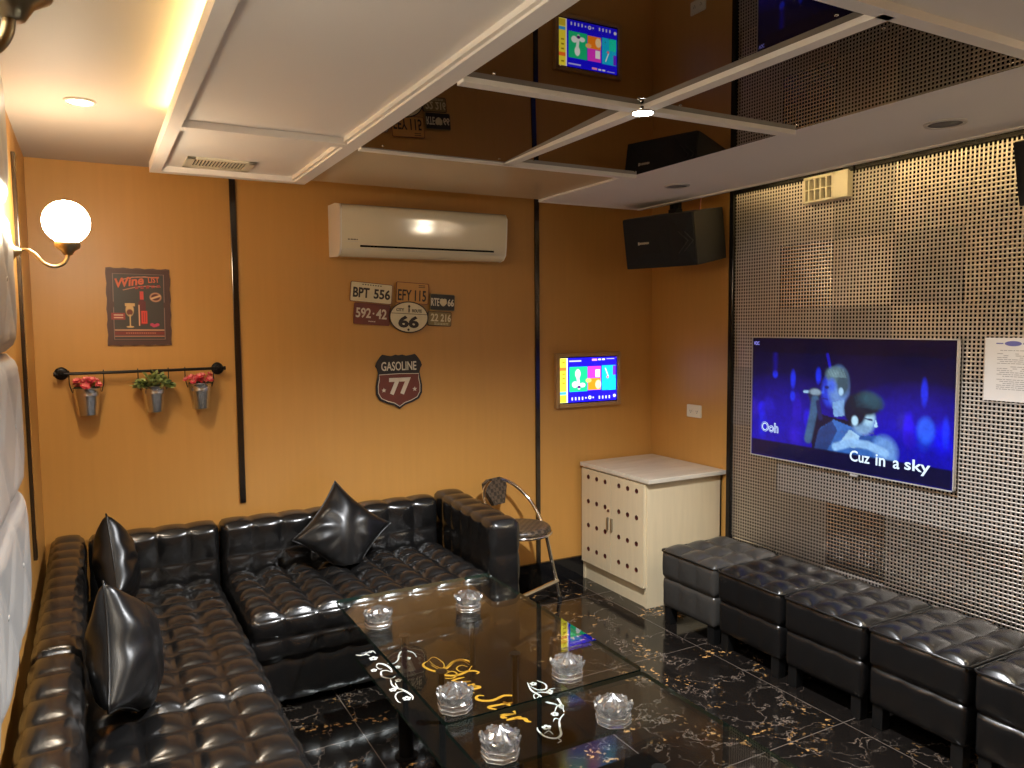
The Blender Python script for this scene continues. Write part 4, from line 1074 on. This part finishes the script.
P.poly([(.46, .49), (.52, .46), (.525, .58), (.47, .60)], lin(110, 150, 200))
P.line([(.31, .425), (.36, .42)], .010, lin(150, 190, 225)); P.ell(.365, .44, .035, .055, lin(28, 34, 60), .4); P.ell(.37, .42, .03, .025, lin(120, 140, 160), .5); P.line([(.37, .48), (.36, .60), (.335, .80)], .035, lin(52, 84, 120)); P.line([(.385, .50), (.40, .62)], .02, lin(24, 30, 80))
# young man in front with lowered head
P.poly([(.40, .70), (.47, .62), (.56, .66), (.62, .72), (.70, .70), (.78, .87), (.37, .87)], lin(46, 92, 165))
P.poly([(.39, .72), (.46, .63), (.49, .70), (.44, .87), (.37, .87)], lin(28, 54, 110))
P.ell(.615, .60, .055, .11, lin(112, 150, 190), .35, .15); P.ell(.64, .57, .025, .06, lin(150, 190, 215), .8, .1); P.ell(.575, .53, .055, .12, lin(10, 18, 44), .25); P.ell(.62, .475, .075, .085, lin(14, 26, 46), .3, .1); P.ell(.65, .445, .05, .05, lin(40, 76, 92), .9, .3)
for k in range(14): P.line([(.575 + k * .009, .43 - .02 * math.sin(k)), (.585 + k * .009, .50)], .006, lin(30, 58, 76), al=.6)
P.ell(.575, .61, .016, .036, lin(160, 196, 220), .4)
P.line([(.625, .585), (.655, .59)], .006, lin(20, 36, 80)); P.poly([(.672, .58), (.684, .635), (.668, .645)], lin(160, 200, 225)); P.line([(.645, .69), (.665, .685)], .005, lin(60, 70, 140))
P.poly([(.55, .68), (.60, .72), (.58, .82), (.50, .80)], lin(140, 180, 215)); P.poly([(.60, .72), (.68, .70), (.66, .80), (.60, .82)], lin(30, 70, 140)); P.ell(.72, .80, .05, .10, lin(96, 138, 200), .6, -.5); P.line([(.48, .83), (.56, .78), (.64, .78), (.72, .82)], .03, lin(128, 172, 220))
P.rect(.0, .865, 1, 1, lin(8, 6, 46), .01); P.rect(0, 0, 1, .11, lin(8, 5, 30), .01)
rs = np.random.RandomState(4)
def blur(a, k):
    g = np.exp(-np.linspace(-2, 2, 2 * k + 1) ** 2); g /= g.sum()
    p_ = np.pad(a, ((k, k), (k, k), (0, 0)), 'edge')
    p_ = sum(g[i] * p_[i:i + a.shape[0]] for i in range(2 * k + 1))
    return sum(g[i] * p_[:, i:i + a.shape[1]] for i in range(2 * k + 1))
grain = blur(rs.rand(*P.img.shape[:2], 1), 2) * 2.2 - .6
coarse = blur(rs.rand(*P.img.shape[:2], 1), 6) * 5 - 2.0
P.img = blur(P.img, 1) * np.clip(.72 + .22 * grain + .25 * coarse, .3, 1.5)
picture('display', P.img, tw - .014, th - .014, TT @ Matrix.Translation((0, 0, .0008)), M['tvpic'], r)
def tvt(s_, u, v, h, w, mt, z=.0022, bold=.0):
    mb = MB(); text_into(mb, s_, TT @ Matrix.Translation(((u - .5) * tw, (.5 - v) * th, z)), h, w, bold, .0004); return obj('subtitle', mb, mt, r)
tvt('Ooh', .118, .745, .050, .110, M['tvtext'], .0020, .035); tvt('Ooh', .118, .745, .047, .107, M['tvoutline'], .0026, -.008)
for w_, u_, h_, ww, dv in (('Cuz', .602, .049, .100, 0), ('in', .698, .049, .046, 0), ('a', .768, .036, .030, .012), ('sky', .856, .062, .112, .008)):
    tvt(w_, u_, .868 + dv, h_, ww, M['tvtext'], .0022, .014)
tvt('VOC', .030, .055, .018, .036, M['tvlogo'], .0022, .01)

# paper notice on the lattice
r = root('paper_notice', 'white printed notice sheet on the lattice wall right of the television', 'notice', (2.968, 1.53, 1.2))
TP = frame((2.972, 1.535, 1.320), (0, -1, 0), (0, 0, 1))
obj('sheet', MB().box((-.155, -.118, -.001), (.155, .118, 0), 0, TP), M['paper'], r)
rnd = random.Random(3); mb = MB()
yy = .070; k = 0
while yy > -.085:
    x = -.110 + (.0 if k % 5 else .01)
    while x < .12:
        w = rnd.uniform(.006, .022)
        if rnd.random() < .85: mb.box((x, yy, 0), (min(x + w, .13), yy + .0022, .0004), 0, TP)
        x += w + .003
    yy -= .0072 if k % 6 else .012; k += 1
obj('print_lines', mb, M['ink'], r)
mb = MB().extr([(.030 * math.cos(t), .0095 * math.sin(t)) for t in np.linspace(0, 2 * PI, 25)[:-1]], 0, .0005, TP @ Matrix.Translation((-.055, .097, 0))); mb.box((-.115, .095, 0), (-.09, .099, .0004), 0, TP); mb.box((-.02, .094, 0), (.02, .1, .0004), 0, TP)
obj('letterhead', mb, M['inkblue'], r)

# slotted ivory box on top of the lattice
r = root('slotted_box', 'ivory slotted plastic box mounted above the television', 'vent box', (2.95, 2.41, 2.05))
TB = frame((2.952, 2.420, 2.113), (0, -1, .01), (0, -.10, 1))
bw, bh = .240, .118
b = MB()
x = -bw / 2; xs = [-.108, -.076, -.044, -.012, .020]
b.box((-bw / 2, -bh / 2, -.034), (bw / 2, bh / 2, -.028), 0, TB)
for z0, z1 in ((-bh / 2, -bh / 2 + .010), (-.003, .003), (bh / 2 - .012, bh / 2)): b.box((-bw / 2, z0, -.028), (.055, z1, 0), 0, TB)
for xx in (-bw / 2, -.094, -.062, -.030, .002, .034): b.box((xx, -bh / 2, -.028), (xx + (.008 if xx > -.1 else .010), bh / 2, 0), 0, TB)
b.box((.042, -bh / 2, -.028), (bw / 2, bh / 2, 0), 0, TB)
obj('housing', b, M['ivory'], r, bevel=.0015)
obj('dark_back', MB().box((-bw / 2 + .01, -bh / 2 + .01, -.0278), (.04, bh / 2 - .012, -.026), 0, TB), M['dark'], r)
obj('mount_bracket', MB().box((bw / 2 - .03, bh / 2 - .004, -.03), (bw / 2 + .02, bh / 2 + .010, -.006), 0, TB), M['blackmetal'], r)

# ------------------------------------------------------------------ loudspeakers
def speaker(label, loc, yaw, tilt, brz, by):
    from mathutils import Euler
    R = Matrix.Rotation(yaw, 4, 'Z') @ Matrix.Rotation(-tilt, 4, 'Y')
    e = tuple(R.to_euler())
    r = root('loudspeaker', label, 'loudspeaker', loc, e, 'wall loudspeakers')
    w, h, d = .427, .27, .3135
    b = MB().rbox((.012, 0, 0), (d, w, h), .006); obj('cabinet', b, M['spkside'], r, True)
    b = MB().rbox((.0, .004, .004), (.0125, w - .004, h - .004), .004)
    # slanted faceted cloth front
    b.add([(0, .13, .02), (0, .13, h - .02), (-.014, .05, h / 2 + .03), (-.014, .05, h / 2 - .03), (0, .012, h - .02), (0, .012, .02)], [(0, 3, 2, 1), (1, 2, 4), (0, 5, 3), (2, 3, 5, 4)])
    b.add([(0, .15, .03), (0, .15, h - .03), (0, w - .02, h - .02), (0, w - .02, .02), (-.010, w - .09, h / 2 + .06), (-.010, w - .09, h / 2 - .06), (-.010, .20, h / 2 + .05), (-.010, .20, h / 2 - .05)], [(0, 7, 6, 1), (1, 6, 4, 2), (2, 4, 5, 3), (3, 5, 7, 0), (4, 6, 7, 5)])
    obj('front_grille', b, M['cloth'], r, True)
    T = frame((-.0105, .293, .135), (0, -1, 0), (0, 0, 1))
    mb = MB()
    for i, (x, hh) in enumerate(((-.030, .016), (-.021, .010), (-.012, .012), (-.004, .010), (.004, .012), (.012, .010), (.020, .012), (.028, .010))):
        mb.box((x - (.006 if i == 0 else .003), -hh / 2, 0), (x + .003, hh / 2, .001), 0, T)
    obj('badge', mb, M['bonetext'], r, True)
    mb = MB()
    for pts in (([(.118, .070), (.060, .130), (.112, .178)]), ([(.085, .078), (.030, .128), (.075, .175)])):
        for a, c in zip(pts[:-1], pts[1:]): mb.cyl((-.013, a[0] - .05 + .02, a[1]), (-.013, c[0] - .05 + .02, c[1]), .0022, None, 8)
    obj('chevron_trim', mb, M['spkside'], r, True)
    return r
sp1 = speaker('black loudspeaker hanging in the right back corner', (2.6883, 2.9646, 1.79), .3063, .1798, 0, 0)
W1 = WM[sp1.name]
b = MB(); c0 = W1 @ Vector((.17, .20, .268)); b.cyl(c0, (c0.x, c0.y, ZC), .010, None, 12)
b.box((c0.x - .022, c0.y - .03, c0.z - .002), (c0.x + .022, c0.y + .03, c0.z + .018)); b.box((c0.x - .012, c0.y - .035, c0.z + .018), (c0.x + .012, c0.y - .022, c0.z + .06)); b.box((c0.x - .012, c0.y + .02, c0.z + .018), (c0.x + .012, c0.y + .032, c0.z + .05))
obj('bracket', b, M['blackmetal'], sp1)
c1 = W1 @ Vector((.12, .03, .268)); obj('cable', MB().tube(spline([c1, (c1.x + .01, c1.y, c1.z + .05), (c1.x + .012, c1.y, ZC)], 6), .003, 8), M['wire'], sp1)
sp2 = root('loudspeaker', 'black loudspeaker cut off by the right edge of the photo', 'loudspeaker', (2.80, 1.155, 1.93), (0, 0, 0), 'wall loudspeakers')
for ch in sp1.children:
    if ch.name.split('.')[0] in ('cabinet', 'front_grille', 'badge', 'chevron_trim'):
        d = ch.copy(); COL.objects.link(d); d.parent = sp2
sp2.rotation_euler = (Matrix.Rotation(-.12, 4, 'Z') @ Matrix.Rotation(-.20, 4, 'Y')).to_euler()
sp2.location = (2.70, 1.060, 1.88); sp2.scale = (.78, .98, .80)

# ------------------------------------------------------------------ outlet
r = root('wall_outlet', 'ivory double socket plate on orange wall beside the loudspeaker corner', 'outlet', (RX, 3.358, .997))
TO = frame((RX, 3.358, .997), (0, -1, 0), (0, 0, 1))
obj('plate', MB().extr(rrect(.118, .072, .006), 0, .006, TO), M['ivory'], r, bevel=.0015)
for x in (-.026, .026):
    s = MB().extr(rrect(.032, .030, .006), .006, .0075, TO @ Matrix.Translation((x, 0, 0)))
    so = obj('socket', s, M['ivory'], r)
    s = MB()
    for q in (-.006, .006): s.box((q - .0012, -.004, .0075), (q + .0012, .005, .0079), 0, TO @ Matrix.Translation((x, 0, 0)))
    s.cyl(TO @ Vector((x, -.009, .0074)), TO @ Vector((x, -.009, .0079)), .0025, None, 10); obj('slot', s, M['dark'], so)

# ------------------------------------------------------------------ ceiling fittings
def disc_fit(name, label, cat, x, y, z, rad, lensmat, ringmat, group=None):
    r = root(name, label, cat, (x, y, z), group=group)
    obj('ring', MB().lathe([(rad * .78, -.001), (rad * .80, -.006), (rad * .95, -.006), (rad, -.001), (rad, 0)], (x, y, z), 36), ringmat, r)
    obj('lens' if 'light' in name else 'grille', MB().lathe([(.0005, -.0035), (rad * .79, -.003)], (x, y, z), 36), lensmat, r)
    return r
disc_fit('ceiling_downlight', 'lit round downlight in the left ceiling near the globe lamp', 'ceiling light', .005, 2.766, ZC, .046, M['lens'], M['ring'])
disc_fit('ceiling_downlight', 'round downlight in left ceiling above the camera, outside the photo', 'ceiling light', .02, 1.15, ZC, .046, M['lens'], M['ring'])
disc_fit('ceiling_loudspeaker', 'round grey ceiling grille on the right soffit, nearer one above the television', 'ceiling speaker', 2.417, 1.527, ZT, .063, M['grille'], M['ring'], None)
disc_fit('ceiling_loudspeaker', 'round grey ceiling grille on the right soffit beside the corner loudspeaker', 'ceiling speaker', 2.385, 2.765, ZT, .058, M['grille'], M['ring'], None)
disc_fit('ceiling_downlight', 'lit round downlight in right soffit beyond the photo edge', 'ceiling light', 2.45, 1.12, ZT, .046, M['lens'], M['ring'])
# puck light at the crossing of the mirror beams
r = root('spot_light', 'bright little cluster spotlight at the crossing of the ceiling mirrors', 'ceiling light', (mcx, mcy, 2.112))
obj('housing', MB().lathe([(.030, 0), (.034, -.003), (.034, -.012), (.030, -.014)], (mcx, mcy, 2.123), 28), M['chrome'], r)
obj('lens', MB().lathe([(.0, -.0175), (.018, -.0165), (.0295, -.0142)], (mcx, mcy, 2.123), 28), M['puck'], r)
# air grille in the tray
r = root('air_grille', 'rectangular slotted air grille in the lowered white ceiling', 'vent', (.485, 3.25, 2.142))
T = frame((.475, 3.245, 2.142), (1, 0, 0), (0, -1, 0))
T = Matrix.Translation((.475, 3.245, 2.142))
b = MB(); gx, gy = .125, .095
for a, c in (((-gx, -gy), (gx, -gy + .022)), ((-gx, gy - .030), (gx, gy)), ((-gx, -gy), (-gx + .03, gy)), ((gx - .03, -gy), (gx, gy))):
    b.box((a[0], a[1], -.008), (c[0], c[1], 0), 0, T)
obj('frame', b, M['ivory'], r, bevel=.002)
obj('duct', MB().box((-gx + .03, -gy + .02, -.0012), (gx - .03, gy - .03, 0), 0, T), M['dark'], r)
for k in range(16):
    x = -gx + .036 + k * .0121
    obj('slat', MB().box((x, -gy + .02, -.007), (x + .005, gy - .03, -.0015), 0, T), M['ivory'], r)
# led strips in the coves
o = obj('led_strip', MB().box((.252, .2, 2.1605), (.266, 2.72, 2.168)), M['led']); tagit(o, 'glowing warm led strip on top of the left ceiling tray edge', 'led strip', 'cove led strips')
o = obj('led_strip', MB().box((2.745, -1.1, 2.190), (2.757, 2.93, 2.1995)), M['led2']); tagit(o, 'warm led strip in the ceiling gap above the metal lattice wall', 'led strip', 'cove led strips')

# ------------------------------------------------------------------ globe wall lamps
def sconce(label, y):
    r = root('globe_wall_lamp', label, 'wall lamp', (LX, y, 1.745), group='globe wall lamps')
    X = -.050
    obj('globe', MB().lathe([(.001, -.0675)] + [(.068 * math.sin(t), -.068 * math.cos(t)) for t in np.linspace(.15, PI - .01, 28)] + [(.0005, .068)], (X, y, 1.838), 40), M['globe'], r)
    obj('holder', MB().lathe([(.012, 1.735), (.020, 1.748), (.034, 1.757), (.037, 1.766), (.037, 1.776), (.030, 1.776)], (X, y, 0), 32), M['brass'], r)
    x0 = LX + .02
    obj('arm', MB().tube(spline([(x0, y, 1.742), (x0 + .022, y, 1.748), (x0 + .045, y, 1.735), (x0 + .068, y, 1.708), (x0 + .095, y, 1.697), (x0 + .120, y, 1.706), (X - .003, y, 1.722), (X, y, 1.742)], 8), .0055, 12), M['brass'], r)
    obj('wall_plate', MB().lathe([(.034, 0), (.034, .006), (.018, .014), (.009, .030), (0, .032)], n=24, T=frame((LX, y, 1.742), (0, 1, 0), (0, 0, 1))), M['brass'], r)
    return r
g1 = sconce('lit white globe wall lamp on brass arm beside the wine poster', 2.85)
g2 = dup(g1, (LX, .83, 1.784), None, 'brass globe wall lamp at the upper left corner of the photo, globe out of frame')
g3 = dup(g1, (2.978, .20, 1.745), (0, 0, PI), 'brass globe wall lamp on the lattice wall beyond the photo edge, mirrored in air conditioner')

# ------------------------------------------------------------------ lights
def light(name, kind, loc, energy, col, size=.03, rot=(0, 0, 0), **k):
    l = bpy.data.lights.new(name, kind); l.energy = energy; l.color = col
    if kind in ('POINT', 'SPOT'): l.shadow_soft_size = size
    for a, v in k.items(): setattr(l, a, v)
    o = bpy.data.objects.new(name, l); COL.objects.link(o); o.location = loc; o.rotation_euler = rot
    return o
W_ = (1., .86, .68); Cw = (1., .95, .88)
light('puck_lamp', 'SPOT', (mcx, mcy, 2.08), 118, (.97, .98, 1.), .03, spot_size=2.5, spot_blend=.8)
light('left_downlight_lamp', 'SPOT', (.005, 2.766, 2.19), 13, W_, .04, spot_size=2.4, spot_blend=.6)
light('near_downlight_lamp', 'SPOT', (.02, 1.15, 2.19), 26, Cw, .04, spot_size=2.4, spot_blend=.6)
light('soffit_downlight_lamp', 'SPOT', (2.45, 1.12, 2.118), 14, (1., .84, .58), .04, spot_size=2.5, spot_blend=.6)
w = bpy.data.worlds.new('World'); SC.world = w; w.use_nodes = True
w.node_tree.nodes['Background'].inputs[0].default_value = (1., .85, .7, 1); w.node_tree.nodes['Background'].inputs[1].default_value = .0

# ------------------------------------------------------------------ camera
cam = bpy.data.cameras.new('camera'); co = bpy.data.objects.new('camera', cam); COL.objects.link(co)
cam.sensor_width = 36; cam.lens = 768 / 1024 * 36; cam.clip_start = .02
yaw, pitch, roll = map(math.radians, (28.72, -4.384, -.476))
fwd = Vector((math.sin(yaw) * math.cos(pitch), math.cos(yaw) * math.cos(pitch), math.sin(pitch)))
rt = Vector((math.cos(yaw), -math.sin(yaw), 0)); up = rt.cross(fwd)
r2 = rt * math.cos(roll) + up * math.sin(roll); u2 = -rt * math.sin(roll) + up * math.cos(roll)
m = Matrix.Identity(4)
for i in range(3):
    m[i][0] = r2[i]; m[i][1] = u2[i]; m[i][2] = -fwd[i]
m[2][3] = 1.5
co.matrix_world = m
SC.camera = co
vs = SC.view_settings; vs.view_transform = 'Standard'; vs.look = 'None'; vs.gamma = 1; vs.exposure = 1.45; vs.use_curve_mapping = False
SC.cycles.use_denoising = True
SC.cycles.max_bounces = 14; SC.cycles.transmission_bounces = 12; SC.cycles.glossy_bounces = 8; SC.cycles.diffuse_bounces = 6; SC.cycles.transparent_max_bounces = 24
SC.cycles.sample_clamp_indirect = 8
